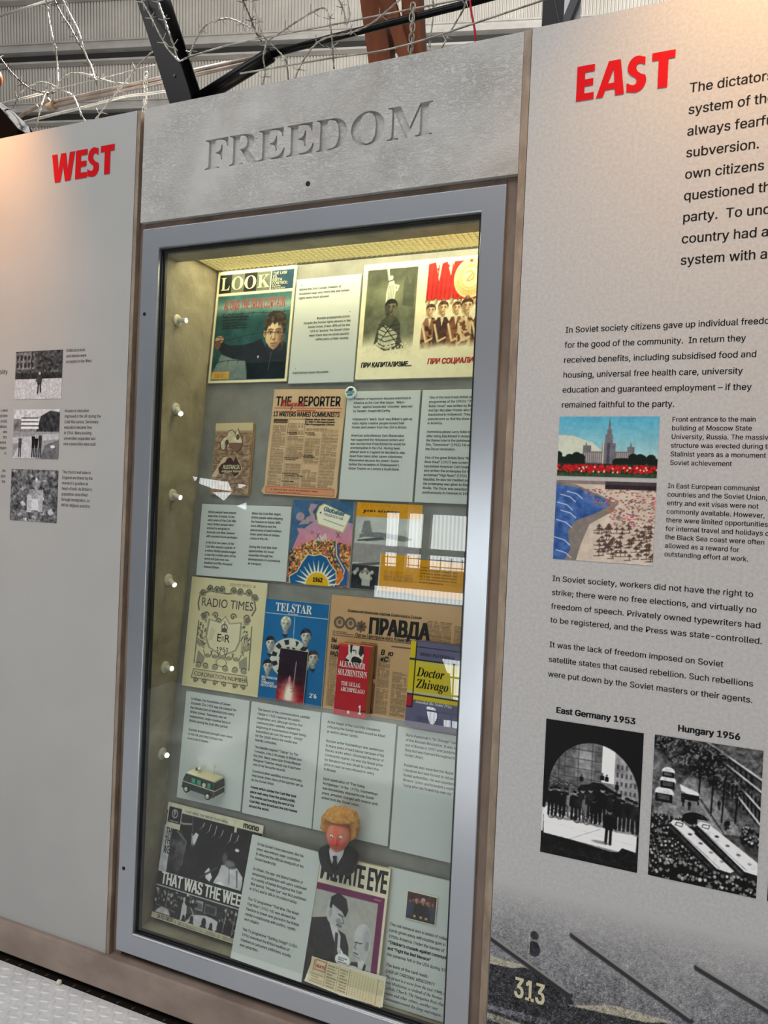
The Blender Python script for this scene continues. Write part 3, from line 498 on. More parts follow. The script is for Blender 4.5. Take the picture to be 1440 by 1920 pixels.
for dx, dy, L_ in ((0, 0, 1), (.245, .02, 1)):
    top = [(.19 + dx, .40 + dy), (.22 + dx, .425 + dy), (.29 + dx, .425 + dy), (.80 + dx, .20 + dy), (.82 + dx, .165 + dy), (.76 + dx, .135 + dy), (.64 + dx, .145 + dy)]; sd = [(.19 + dx, .40 + dy), (.64 + dx, .145 + dy), (.76 + dx, .135 + dy), (.76 + dx, .085 + dy), (.62 + dx, .095 + dy), (.175 + dx, .335 + dy)]; p.poly(sd, bw(34)); p.poly(top, bw(226)); im = p.inside(top); p.noise(24, 16, im); p.line([(.22 + dx, .385 + dy), (.66 + dx, .155 + dy)], .008, bw(150)); p.line([(.20 + dx, .365 + dy), (.62 + dx, .125 + dy)], .022, bw(64)); p.line([(.25 + dx, .41 + dy), (.31 + dx, .41 + dy), (.30 + dx, .385 + dy), (.24 + dx, .39 + dy), (.25 + dx, .41 + dy)], .008, bw(60)); [p.ell(.38 + dx + .1 * k, .345 + dy - .048 * k, .02, .008, bw(60 + 30 * k), soft=.4) for k in range(4)]
p.crowd(.62, 1, .0, .12, 90, .026, (20, 22, 26)); p.crowd(.84, 1, .36, .47, 30, .02); p.noise(60, 20)
p.photo(10, 80, 2, 1.25); p.build(east, -.0168, .6274, -.0008, 'photo_print', 'black and white photo print of lorries and coaches in a crowded street')
p = Pic(.1855, .2710, bw(70), .003, 10); p.noise(9, 60); p.rect(0, 0, 1, .3, bw(40)); p.photo(10, 80, 2, 1.25); p.build(east, .1868, .6274, -.0008, 'photo_print')
# tanks fading into the foot of the panel
PB = (188, 187, 187); p = Pic(1.062, .445, PB, .0015, 11); X, Y = p.X, p.Y
def mx(x): return (x + .3150) / 1.062
def mz(z): return (z - .1090) / .445
gr_ = p.r.normal(0, 1, p.X.shape); d = np.clip((mz(.545) - Y) / .60, 0, 1) ** .8; p.mix(d * .80, (74, 76, 84)); p.noise(8, 16, d); smoke = np.clip((mz(.52) - Y) / .5, 0, 1)
def barrel(x0, z0, x1, z1, wd): p.line([(mx(x0), mz(z0)), (mx(x1), mz(z1))], wd, (52, 52, 58)); p.line([(mx(x0), mz(z0) + .012), (mx(x1), mz(z1) + .012)], wd * .4, (150, 148, 142))
def tank(cx, cz, s):
    p.poly([(mx(cx - .26 * s), mz(cz)), (mx(cx - .22 * s), mz(cz + .05 * s)), (mx(cx - .1 * s), mz(cz + .085 * s)), (mx(cx + .1 * s), mz(cz + .08 * s)), (mx(cx + .18 * s), mz(cz + .02 * s)), (mx(cx + .2 * s), mz(cz - .06 * s)), (mx(cx - .26 * s), mz(cz - .08 * s))], (46, 46, 52))
    p.poly([(mx(cx - .22 * s), mz(cz + .055 * s)), (mx(cx - .1 * s), mz(cz + .09 * s)), (mx(cx + .04 * s), mz(cz + .09 * s)), (mx(cx - .02 * s), mz(cz + .07 * s))], (176, 170, 152))
    p.rect(mx(cx - .36 * s), 0, mx(cx + .3 * s), mz(cz - .09 * s), (40, 40, 46)); p.line([(mx(cx - .36 * s), mz(cz - .1 * s)), (mx(cx + .3 * s), mz(cz - .13 * s))], .014, (140, 136, 124))
for c in ((-.255, .33, .62), (.01, .29, .75), (.42, .27, .8)): tank(*c)
p.ell(mx(-.225), mz(.425), .012, .035, (40, 40, 46)); p.ell(mx(-.225), mz(.452), .008, .02, (60, 58, 60))
for x in (-.235, -.045): p.line([(mx(x), mz(.39)), (mx(x), mz(.46))], .002, (170, 168, 160))
p.noise(200, 46, d, 2); p.noise(34, 26, d); p.A = np.clip(p.A + (gr_ * (3 * np.clip(d * 8, 0, 1) + 62 * d))[..., None], 6, 236)
barrel(-.322, .426, -.15, .352, .011); barrel(-.150, .472, .07, .370, .012); barrel(.078, .472, .30, .39, .012)
mu = p.build(east, -.3150, .1090, -.0002, 'mural_print', 'grainy dark print of a row of tanks with long gun barrels')
letters(mu, ['313'], -.262, .318, M['cream_ink'], -.0012, size=.055, xs=.6, bold=.02); letters(mu, ['398'], -.02, .268, M['cream_ink'], -.0012, size=.06, xs=.6, bold=.02)

# ================================================================ concrete lintel with the word cut into it
lt = thing('concrete_lintel', 'grey concrete lintel carved with the word FREEDOM above the display case', 'lintel')
b = MB(); b.box(-1.3042, -.3325, .0, .034, 2.0075, 2.2972); slab = b.build('slab', M['concrete'], lt)
v, f = raw_text(serif('FREEDOM'), ext=1, res=3); v = np.array(v); x0, x1 = v[:, 0].min(), v[:, 0].max(); z1 = raw_text(serif('E'))[0][:, 1].max()
vs = [(-1.1115 + (x - x0) / (x1 - x0) * .588, (.0080 if d_ < 0 else -.01), 2.1168 + y / z1 * .0720) for x, y, d_ in v]
me = bpy.data.meshes.new('cut'); me.from_pydata(vs, [], f); bb = bmesh.new(); bb.from_mesh(me); bmesh.ops.remove_doubles(bb, verts=bb.verts, dist=1e-6); bmesh.ops.recalc_face_normals(bb, faces=bb.faces); bb.to_mesh(me); bb.free()
cut = bpy.data.objects.new('cut', me); COL.objects.link(cut)
md = slab.modifiers.new('carve', 'BOOLEAN'); md.object = cut; md.operation = 'DIFFERENCE'; md.solver = 'EXACT'
dg = bpy.context.evaluated_depsgraph_get(); nm = bpy.data.meshes.new_from_object(slab.evaluated_get(dg)); slab.modifiers.clear(); slab.data = nm
bpy.data.objects.remove(cut); print('LINTEL FACES', len(nm.polygons))
b = MB(); b.tube([(-.8213, -.0008, 2.0472), (-.8213, .012, 2.0472)], .0058, 16); b.build('bolt_hole', M['hole'], lt)

# ================================================================ the display case
case = thing('display_case', 'tall glazed display case with a grey steel door frame between two text panels', 'display case', Matrix.Translation((0, 0, 0)))
def ring(x0, x1, z0, z1, t, y0, y1):
    b = MB(); ix0, ix1, iz0, iz1 = x0 + t[0], x1 - t[1], z0 + t[2], z1 - t[3]
    o8 = [(x0, z0), (x1, z0), (x1, z1), (x0, z1)]; i8 = [(ix0, iz0), (ix1, iz0), (ix1, iz1), (ix0, iz1)]
    vs = [(x, y0, z) for x, z in o8 + i8] + [(x, y1, z) for x, z in o8 + i8]; fs = []
    for i in range(4):
        j = (i + 1) % 4; fs += [(i, j, j + 4, i + 4), (i + 8, i + 12, j + 12, j + 8), (i, i + 8, j + 8, j), (i + 4, j + 4, j + 12, i + 12)]
    return b.add(vs, fs)
fr = ring(-1.2957, -.3550, .1271, 1.9898, (.0530, .0515, .0529, .0520), 0, .026).build('door_frame', M['steel'], case, bevel=.0024)
for x, z in ((-1.2796, 1.7728), (-1.2783, .3445)):
    b = MB(); b.tube([(x, -.0006, z), (x, .01, z)], .0048, 14); b.build('lock_hole', M['hole'], fr)
ring(-1.2425, -.4067, .1801, 1.9376, (.0040, .0040, .0040, .0040), .0105, .0125).build('gasket', M['rubber'], case)
ring(-1.2425, -.4067, .1801, 1.9376, (.0075, .0075, .0065, .0065), .0185, .026).build('gasket', M['rubber'], case)
b = MB(); b.box(-1.2420, -.4072, .0006, .0034, .1800, .1822); b.build('sill_highlight', plain('highlight_white', (236, 236, 240), .3), case)  # pale strip painting the bright highlight along the lower sill edge
b = MB(); b.box(-1.2424, -.4068, .0127, .0183, .1802, 1.9375); b.build('glass_pane', M['glass'], case)
b = MB(); b.box(-1.262, -1.2427, .027, .31, .15, 2.06); b.build('side_panel', M['case'], case)
b = MB(); b.box(-.386, -.367, .027, .31, .15, 2.06); b.build('side_panel', M['case'], case)
b = MB(); b.box(-1.2427, -.386, .027, .31, .150, .181); b.build('case_floor', M['case'], case)
b = MB(); b.box(-1.2427, -.386, .027, .31, 2.035, 2.055); b.build('case_top', M['case'], case)
b = MB(); b.box(-1.2427, -.386, .028, .080, 1.9275, 1.985); b.build('header_strip', M['case'], case)
BO = Vector((-1.2427, .0807, .1616)); TILT = math.atan2(.09627612, .99535466); EV = Vector((0, math.sin(TILT), math.cos(TILT))); BN = Vector((0, -math.cos(TILT), math.sin(TILT)))
bp = thing('x', 'x', 'x'); bpy.data.objects.remove(bp)
def frame_mat(org, tilt=TILT, rot=0): return Matrix.Translation(org) @ Matrix.Rotation(-tilt, 4, 'X') @ Matrix.Rotation(-rot, 4, 'Y')
def bpt(u, v, d): return BO + Vector((u, 0, 0)) + EV * v + BN * d
b = MB(); b.box(0, .8567, 0, .012, .02, 1.86); q = b.build('back_panel', M['board'], case); q.matrix_world = frame_mat(BO)
# lamp above a plastic egg-crate diffuser
b = MB(); b.box(-1.2425, -.3862, .082, .309, 1.990, 1.994); b.build('lamp_panel', M['lampglow'], case)
b = MB(); z0, z1 = 1.9575, 1.9665
for i in range(58): x = -1.2400 + i * .01488; b.box(x - .0011, x + .0011, .081, .285, z0, z1)
for j in range(15): y = .0825 + j * .01488; b.box(-1.2425, -.3865, y - .0011, y + .0011, z0, z1)
b.build('light_diffuser', M['grid'], case)
# ================================================================ exhibits on the slanted backboard
def item(name, label, cat, org, tilt, rot, group=None): return thing(name, label, cat, frame_mat(Vector(org), tilt, rot), group)
T0 = .0964; YP, YT = -.0003, -.0007
def sheet(parent, w, h, th, mat, name='sheet', bevel=.0004):
    b = MB(); b.box(0, w, 0, th, 0, h); return b.build(name, M[mat] if isinstance(mat, str) else mat, parent, bevel=bevel)
def rl(parent, rows, x, z, mat, **k): return letters(parent, rows, x, z, M[mat], YT, **k)
CARDS = 'printed caption cards in the case'
def card(label, org, rot, w, h, th=.008, tilt=T0):
    o = item('caption_card', label, 'caption card', org, tilt, rot, CARDS); sheet(o, w, h, th, 'card', 'card'); return o
CW = dict(lead=.0111)
c = card('pale caption card right of the boy magazine, about the Iron Curtain', (-.976, .2142, 1.625), .006, .1913, .2867)
for x, z in ((.014, .2685), (.1655, .1865), (.018, .0385)): b = MB(); b.add([(x, YT, z), (x + .003, YT, z), (x + .0015, YT, z + .003)], [(0, 1, 2)]); b.build('arrow_mark', M['dark'], c)
rl(c, ['Behind the Iron Curtain freedom of', 'movement was very restricted and human', 'rights were much abused.'], .0104, .2549, 'dark', width=.1247, lead=.0119, size=.0086)
rl(c, ['Russian propaganda poster.', 'Despite the human rights abuses in the', 'Soviet Union, it was difficult for the', "USA to 'lecture' the Soviet Union", 'when there was no racial equality', 'within parts of their society.'], .1700, .1722, 'dark', size=.0086, xs=.88, lead=.01155, align='RIGHT')
rl(c, ['East German travel document'], .012, .0257, 'dark', width=.1056, size=.0086)
c = card('pale caption card beside the newspaper about named writers, round badge on its corner', (-.7976, .1849, 1.3225), .0016, .1996, .2794)
rl(c, ['Freedom of expression became restricted in', "America as the Cold War began. 'Witch-", "hunts'  against suspected 'commies' were led", 'by Senator Joseph McCarthy.', '', "Hollywood's 'witch-hunt' was Britain's gain as", 'many highly creative people moved their', 'homes and careers from the USA to Britain.', '', 'American actor/director Sam Wanamaker', 'had supported the Hollywood writers and', 'was worried that if blacklisted he would be', 'unemployable in the USA. Having been', 'offered work in England he decided to stay.', 'Apart from many other career milestones', 'Wanamaker became the power-house', "behind the recreation of Shakespeare's", "Globe Theatre on London's South Bank."], .0205, .2569, 'dark', width=.1547, lead=.0106, size=.0083)
c = card('pale caption card at the right edge under the poster, about British television', (-.5926, .185, 1.3231), .0015, .199, .279)
rl(c, ['One of the best loved British television', 'programmes of the 1950\'s "The', 'Robin Hood" was written by Ring', 'and Ian McLellan Hunter who had', 'blacklisted in Hollywood. They used', 'pseudonyms so that the show could', 'in America.', '', 'Harmonica player Larry Adler moved', 'after being blacklisted in America', 'the theme tune to the quintessential', 'film, "Genevieve" (1953). He was', 'the Oscar nomination.', '', 'One of the great British films "Bridge', 'River Kwai" (1957) was screen and', 'blacklisted American Carl Foreman', 'also written the screenplay for the', 'acclaimed "High Noon" (1952). But', 'blacklist, he was not credited and', 'the screenplay was given to Pierre', 'Boulle. The Oscar was awarded', 'posthumously to Foreman in 1985'], .019, .2571, 'dark', size=.0083, xs=.90, lead=.01068)
c = card('wide pale caption card with two columns left of the blue holiday brochure', (-1.2101, .1631, 1.097), .0153, .2811, .1965)
rl(c, ['British people have always', 'been free to travel. In the', 'early years of the Cold War', 'many British people were', 'enticed to emigrate to', 'Australia and New Zealand', 'with assisted travel packages.'], .0232, .172, 'dark', size=.0084, xs=.86, lead=.0111)
rl(c, ['In the first two years of the', 'Cold War almost a quarter of', 'a million British people began', 'a new life in other parts of the', 'world and just over one', 'hundred and fifty thousand', 'entered Britain.'], .0229, .0882, 'dark', size=.0084, xs=.86, lead=.0111)
rl(c, ['When the Cold War began,', 'British people were enjoying', 'the freedom to travel. With', 'more affluence and the', 'phenomena of paid holidays', 'many spent time at holiday', 'camps in the UK.', '', 'During the Cold War their', 'opportunities for travel', 'expanded through the', 'developments in commercial', 'air transport.'], .1622, .1726, 'dark', size=.0084, xs=.86, lead=.01116)
c = card('pale caption card behind the green toy van', (-1.2021, .1059, .5056), .0079, .1998, .2805)
rl(c, ['In Britain, the Coronation of Queen', 'Elizabeth II in 1953 was the catalyst for', 'the introduction of television into many', 'British homes. Television was an', 'independent, major creative force in', 'Britain during the Cold War period.', '', 'Outside broadcasts brought new views', 'of the UK and then Europe into', "everyone's homes."], .0187, .2605, 'dark', width=.1242, lead=.01163, size=.0085)
c = card('densely printed pale caption card under the blue song sheet, last lines bold', (-.9969, .1059, .5057), .0054, .2013, .2817)
rl(c, ['The launch of the communications satellite', 'Telstar in 1962 captured the public', 'imagination and, although not the first', 'communication satellite, marked the', 'beginning of instantaneous images being', 'transmitted all over the world - except', 'for the USSR where the media was', 'heavily controlled.'], .0208, .2625, 'dark', width=.1515, lead=.0111, size=.0083)
rl(c, ['The satellite inspired "Telstar" by The', 'Tornados, a No 1 hit single, in Britain and', 'the USA. Many years later Prime Minister', 'Margaret Thatcher would say it had been', 'one of her favourite records.'], .0205, .1675, 'dark', size=.0083, xs=.87, lead=.0111)
rl(c, ['Communication satellites would eventually', 'help break down many of the barriers set up', 'by the Soviet Union.'], .0202, .1065, 'dark', size=.0083, xs=.87, lead=.0111)
rl(c, ['Events which started the Cold War took', 'place well away from the global public.', 'The events surrounding the end of the', 'Cold War were broadcast live into homes', 'around the world.'], .0196, .0660, 'dark', size=.0083, xs=.87, lead=.0118, bold=.026)
c = card('pale caption card under the red paperback, behind the small bust', (-.7924, .106, .5066), .0045, .199, .2828)
rl(c, ['At the height of the Cold War dissidents', 'criticising the Soviet system would be killed', 'or sent to labour camps.', '', 'Russian writer Solzhenitsyn was sentenced', 'to many years of hard labour because of his', 'literary works which chronicled the terror of', 'Communist regime. He won the Nobel prize', 'for literature but was afraid to collect the', 'prize in case he was refused re-entry', 'to Russia.', '', 'Upon publication of "The Gulag', 'Archipelago," in the  1970s, Solzhenitsyn', 'was immediately attacked in the Soviet', 'press, arrested, charged with treason and', 'exiled from the Soviet Union.'], .0179, .2604, 'dark', width=.1409, lead=.01145, size=.0084)
c = card('half-empty pale caption card at the right edge under the yellow and purple book', (-.588, .1057, .5031), .006, .196, .284)
rl(c, ['Boris Pasternak\'s "Dr Zhivago" told the', 'of the Russian Revolution. It was smu', 'out of Russia in 1957 and published in', 'Italy but was banned throughout the', 'Soviet Union.', '', 'Pasternak was awarded the Nobel Pri', 'Literature but was forced to refuse it by', 'Soviet authorities. He was expelled from', "Writers' Union and branded a reptile", '"a pig who has fouled his own sty"'], .0215, .2651, 'dark', size=.0085, xs=.90, lead=.01158)
c = card('pale caption card leaning in front of the black and white record sleeve', (-.9555, .0145, .1929), -.0144, .1968, .2833, .006, .2551)
rl(c, ['In the Soviet Union television, like the', 'press was entirely state-controlled.', 'It reflected the official viewpoint of the', 'Soviet leadership.', '', 'In Britain, the age-old liberal tradition of', 'lampooning politicians with satire continued', 'in a variety of media throughout the Cold', 'War period. "Private Eye" was first published', 'in 1961 and is still in circulation today.', '', 'The TV programme "That Was The Week', 'That Was" (1962-63) was allowed the', 'freedom to break new ground in the British', "media's relationship with politics, royalty", 'and religion.', '', 'The TV programme "Spitting Image" (1984-', '1996) reworked the British tradition of', 'freedom to caricature politicians, royalty', 'and celebrities.'], .0200, .2633, 'dark', width=.1309, lead=.01155, size=.0084)
c = card('pale caption card at the bottom right behind the small colour trading card', (-.5826, .0403, .1822), .0112, .186, .2882, .006, .2027)
rl(c, ['The red menace was a series of collectable', 'cards given away with bubble gum in early', '1950s America. Under the banner of'], .0177, .1654, 'dark', width=.158, size=.0088, lead=.0128)
rl(c, ['"Children\'s crusade against communism"', 'and "Fight the Red Menace"'], .0180, .1270, 'dark', size=.0088, xs=.90, lead=.0128, bold=.026)
rl(c, ['the paranoia felt in the USA during 1951', '', 'The back of the card reads:'], .0182, .1014, 'dark', size=.0088, xs=.90, lead=.0110)
rl(c, ['CASE OF CARDINAL MINDZENTY'], .0185, .0670, 'dark', size=.0086, xs=.85, shear=.25)
itl = lambda s: ''.join(chr(0x1D434 + ord(q) - 65) if 'A' <= q <= 'Z' else '\u210e' if q == 'h' else chr(0x1D44E + ord(q) - 97) if 'a' <= q <= 'z' else q for q in s)
rl(c, [itl(s) for s in ('The picture is a scene from the trial (1949) of', 'Josef Mindszenty, a cardinal of the Roman', 'Catholic Church. The Hungarian Reds charges', 'treason and other  crimes....another case', 'Communists toward the clergy and religion.')], .019, .0550, 'dark', size=.0088, xs=.88, lead=.0112)

# ---- boy magazine
g = item('magazine', 'picture magazine with a boy behind barbed wire on its teal cover', 'magazine', (-1.2349, .2168, 1.6317), T0, .002)
sheet(g, .252, .3219, .006, 'cardedge', 'pages', .001)
p = Pic(.252, .3219, (232, 222, 188), .0014, 21)
p.rect(.03, .80, .975, .968, (30, 36, 36)); p.rect(.19, .80, .355, .968, (104, 110, 92)); p.rect(.515, .80, .695, .968, (104, 110, 92)); p.rect(.355, .80, .515, .968, (22, 26, 28)); p.rect(.695, .80, .975, .968, (28, 66, 88)); p.rect(.688, .80, .70, .968, (232, 226, 196))
ph = (p.X > .03) & (p.X < .972) & (p.Y > .025) & (p.Y < .775); p.mix(ph, (38, 82, 84)); t = np.clip(1 - abs(p.Y - .67) / .10, 0, 1); p.mix(ph * t * .8, (150, 176, 168)); t = np.clip((p.Y - .70) / .07, 0, 1); p.mix(ph * t * .7, (70, 110, 112)); p.noise(7, 10, ph)
p.poly([(.03, .06), (.14, .25), (.3, .26), (.46, .20), (.5, .03), (.03, .03)], (120, 136, 134)); p.noise(10, 8, ph)
jk = [(.50, .03), (.50, .10), (.46, .19), (.30, .21), (.16, .25), (.08, .32), (.12, .37), (.24, .33), (.42, .33), (.56, .35), (.64, .38), (.70, .30), (.80, .29), (.88, .36), (.95, .33), (.97, .24), (.97, .03)]
p.poly(jk, (22, 34, 44)); p.mix(p.inside(jk) * np.clip(p.fbm(9) * 1.6 - .7, 0, 1) * .6, (46, 62, 70)); p.line([(.78, .26), (.76, .10)], .008, (86, 92, 92)); p.ell(.62, .22, .012, .012, (190, 188, 170))
p.poly([(.72, .36), (.86, .36), (.84, .28), (.76, .26)], (190, 164, 128))
sk = (204, 178, 142); p.ell(.795, .40, .105, .115, sk, soft=.1); p.ell(.80, .345, .075, .06, sk, soft=.1); p.ell(.77, .44, .06, .05, (226, 204, 172), a=.6, soft=1); p.ell(.885, .39, .045, .10, (120, 92, 68), a=.75, soft=1); p.ell(.83, .31, .06, .03, (116, 88, 66), a=.7, soft=1); p.ell(.685, .42, .024, .034, (186, 150, 114)); p.ell(.685, .42, .012, .02, (130, 96, 72), soft=.5)
hm = [(.675, .44), (.665, .52), (.70, .585), (.76, .615), (.85, .61), (.92, .57), (.945, .50), (.935, .42), (.905, .42), (.90, .47), (.87, .505), (.845, .475), (.825, .515), (.79, .49), (.765, .52), (.735, .48), (.71, .49), (.70, .44)]; p.poly(hm, (52, 42, 34)); im = p.inside(hm); p.mix(im * np.clip(p.fbm(34, 2) * 3 - 1.4, 0, 1) * .6, (110, 90, 68)); p.noise(40, 14, im)
for x in (.748, .842): p.ell(x, .428, .034, .020, (110, 84, 64), a=.8, soft=.9); p.ell(x, .424, .020, .009, (220, 206, 186), soft=.4); p.ell(x + .002, .424, .010, .010, (36, 40, 44), soft=.4); p.line([(x - .032, .449), (x, .457), (x + .032, .450)], .010, (70, 54, 42)); p.line([(x - .02, .432), (x + .02, .432)], .005, (50, 38, 32))
p.ell(.805, .392, .016, .04, (140, 108, 80), a=.7, soft=.9); p.ell(.788, .395, .008, .04, (230, 208, 176), a=.7, soft=.9); p.ell(.796, .364, .024, .010, (120, 86, 64), a=.8, soft=.7); p.line([(.762, .333), (.795, .330), (.830, .335)], .009, (110, 62, 50)); p.ell(.796, .322, .022, .007, (176, 118, 98), soft=.6); p.ell(.796, .308, .03, .008, (130, 98, 74), a=.6, soft=.8)
p.poly([(.71, .34), (.75, .30), (.80, .275), (.77, .25), (.70, .30)], (34, 50, 58)); p.poly([(.88, .34), (.85, .30), (.80, .275), (.82, .25), (.90, .30)], (28, 42, 50))
p.ell(.10, .385, .055, .035, (184, 148, 112)); p.ell(.085, .34, .04, .04, (120, 84, 62)); p.line([(.07, .41), (.14, .40)], .01, (110, 80, 60))
for ys in ((.37, .385, .42, .43, .415), (.18, .20, .19, .175, .185), (.59, .60, .61, .60, .605)): p.line([(.04 + .23 * i, y) for i, y in enumerate(ys)], .006, (34, 40, 42)); [p.line([(.1 + .13 * i, ys[0] - .01), (.12 + .13 * i, ys[0] + .025)], .005, (34, 40, 42)) for i in range(7)]
p.rect(.04, .035, .27, .10, (206, 164, 86)); p.copy_lines(.08, .25, .045, .085, 3, (110, 84, 50), .5); p.copy_lines(.12, .44, .475, .60, 5, (18, 34, 36), .7)
p.photo(5, 26, 2, 1.10); q = p.build(g, 0, 0, YP, 'printed_cover')
for ch, x, wd in (('L', .012, .030), ('O', .046, .040), ('O', .088, .040), ('K', .132, .040)): letters(q, [serif(ch)], x, .2665, M['cream_ink'], YT, width=wd, size=.054, font='x')
letters(q, ['THE LAW', 'VS.', 'BIRTH', 'CONTROL:'], .180, .3000, M['cream_ink'], YT, width=.044, size=.0112, lead=.0094); letters(q, ['Big battle', 'in Connecticut'], .180, .2655, M['cream_ink'], YT, size=.0066, xs=.95, lead=.0062)
letters(q, ['ALONG THE IRON CURTAIN'], .030, .2080, M['redink'], YT, width=.196, size=.038); letters(q, ['A Look writer and', 'photographer take you', 'on a 4,000-mile tour', 'of the Iron Curtain as', 'it looks today'], .030, .1935, M['dark'], YT, size=.0085, xs=.95, lead=.0090)

# ---- double propaganda poster
g = item('poster', 'wide cream poster of two drawings with red crowd on the right', 'poster', (-.7798, .2148, 1.6313), T0, .0013)
sheet(g, .372, .3045, .008, 'cardedge', 'board')
p = Pic(.372, .3045, (234, 228, 196), .0014, 22)
bx = (p.X > .036) & (p.X < .405) & (p.Y > .18) & (p.Y < .945); fade = np.clip((p.Y - .20 - .12 * p.fbm(7)) / .14, 0, 1) * bx
p.mix(fade * .92, (84, 90, 70)); p.noise(9, 26, fade); p.mix(fade * np.clip((p.Y - .72) / .2, 0, 1) * .5, (58, 64, 52)); p.ell(.215, .70, .16, .10, (150, 154, 128), a=.5, soft=1.2)
p.poly([(.31, .62), (.31, .82), (.33, .88), (.345, .82), (.36, .80), (.37, .86), (.39, .80), (.39, .60)], (66, 72, 58), .6)
st = (214, 216, 194); p.poly([(.185, .64), (.245, .64), (.255, .76), (.235, .84), (.20, .83), (.185, .74)], st); p.ell(.215, .865, .013, .02, st); p.line([(.20, .85), (.19, .92)], .014, st); p.ell(.188, .935, .008, .016, st); p.line([(.24, .80), (.27, .79), (.262, .755)], .014, st); [p.line([(.20 + .012 * i, .65), (.205 + .01 * i, .80)], .004, (110, 114, 96)) for i in range(4)]
dk = (34, 36, 30); p.poly([(.12, .30), (.14, .44), (.165, .50), (.20, .53), (.27, .53), (.305, .47), (.31, .36), (.34, .26), (.20, .24)], (70, 74, 58)); p.poly([(.15, .28), (.15, .42), (.19, .46), (.25, .42), (.29, .38), (.28, .28), (.22, .25)], (180, 182, 158))
for y in (.29, .33, .37, .41, .45): p.line([(.145, y + .02), (.2, y - .012), (.30, y + .012)], .006, dk)
p.line([(.17, .48), (.29, .30)], .006, dk); p.line([(.27, .5), (.17, .33)], .006, dk); p.rect(.200, .52, .250, .57, (60, 58, 44)); p.face(.226, .605, .047, (112, 108, 84), (24, 26, 22), (38, 38, 30), turn=.5)
for _ in range(60): x, y = .05 + .34 * p.r.random(), .20 + .11 * p.r.random(); p.ell(x, y, .006, .008, (220, 218, 190), soft=.8)
rd = (206, 40, 30); p.poly([(.475, .64), (.48, .955), (.53, .965), (.56, .80), (.575, .95), (.61, .965), (.64, .84), (.66, .96), (.975, .965), (.975, .64)], rd); [p.line([(.485 + .03 * i, .66), (.49 + .032 * i, .94)], .006, (150, 22, 20)) for i in range(16)]
for x, y, s_ in ((.55, .905, .014), (.625, .925, .010)): p.poly([(x + s_ * (1 if k % 2 == 0 else .4) * math.sin(k * math.pi / 5), y + s_ * (1 if k % 2 == 0 else .4) * math.cos(k * math.pi / 5) / p.asp) for k in range(10)], (150, 24, 22))
p.ell(.775, .81, .112, .165, (226, 214, 162), soft=.03); p.ell(.775, .82, .070, .10, (206, 180, 110)); p.ell(.775, .82, .060, .086, (228, 218, 172)); [p.line([(.775 + .075 * math.cos(t), .81 + .1 * math.sin(t)), (.775 + .105 * math.cos(t), .81 + .145 * math.sin(t))], .006, (188, 160, 90)) for t in np.linspace(3.3, 6.1, 26)]
p.line([(.75, .79), (.79, .85)], .009, (176, 148, 84)); p.line([(.745, .86), (.775, .87), (.80, .84), (.79, .80), (.76, .785)], .009, (176, 148, 84)); sx, sy = .775, .955; p.poly([(sx + .018 * (1 if k % 2 == 0 else .4) * math.sin(k * math.pi / 5), sy + .018 * (1 if k % 2 == 0 else .4) * math.cos(k * math.pi / 5) / p.asp) for k in range(10)], rd)
br, pl_ = (110, 66, 42), (222, 200, 156)
for i in range(9): p.face(.49 + .055 * i, .625 + .012 * (i % 2), .018, pl_, br)
for x, y, r_, cl, tx in ((.515, .56, .030, (150, 104, 72), 0), (.60, .575, .032, (84, 52, 36), 0), (.695, .57, .028, (140, 92, 62), 1), (.765, .58, .036, (206, 180, 138), 1), (.86, .575, .034, (120, 78, 52), 0), (.94, .57, .032, (170, 130, 92), 1)):
    bod = [(x - .06, .22), (x - .055, .44), (x - .03, .50), (x + .03, .50), (x + .06, .44), (x + .065, .22)]; ib = p.inside(bod); p.mix(ib, cl); p.mix(ib & (p.fbm(40, 2) > .56), br if tx else (60, 36, 26)); p.line([(x - .05, .44), (x - .02, .30), (x + .03, .33)], .014, pl_); p.poly([(x - .012, .5), (x + .012, .5), (x, .42)], (226, 214, 180)); p.face(x, y, r_ * 1.15, pl_, (70, 42, 30), (132, 84, 54), turn=.6)
p.noise(60, 12, (p.X > .46) & (p.Y < .62)); f2 = np.clip(1 - (p.Y - .205 - .06 * p.fbm(12)) / .07, 0, 1) * (p.X > .43); p.mix(f2, (234, 228, 196)); p.rect(.975, 0, 1, 1, (234, 228, 196)); p.photo(7, 30, 1, 1.05)
q = p.build(g, 0, 0, YP, 'printed_picture')
letters(q, ['ПРИ КАПИТАЛИЗМЕ...'], .0135, .0310, M['black'], YT, width=.138, size=.0172, bold=.035, shear=.12)
letters(q, ['ПРИ СОЦИАЛИЗМЕ'], .1930, .0345, M['redink'], YT, width=.150, size=.0190, bold=.035, shear=.12)

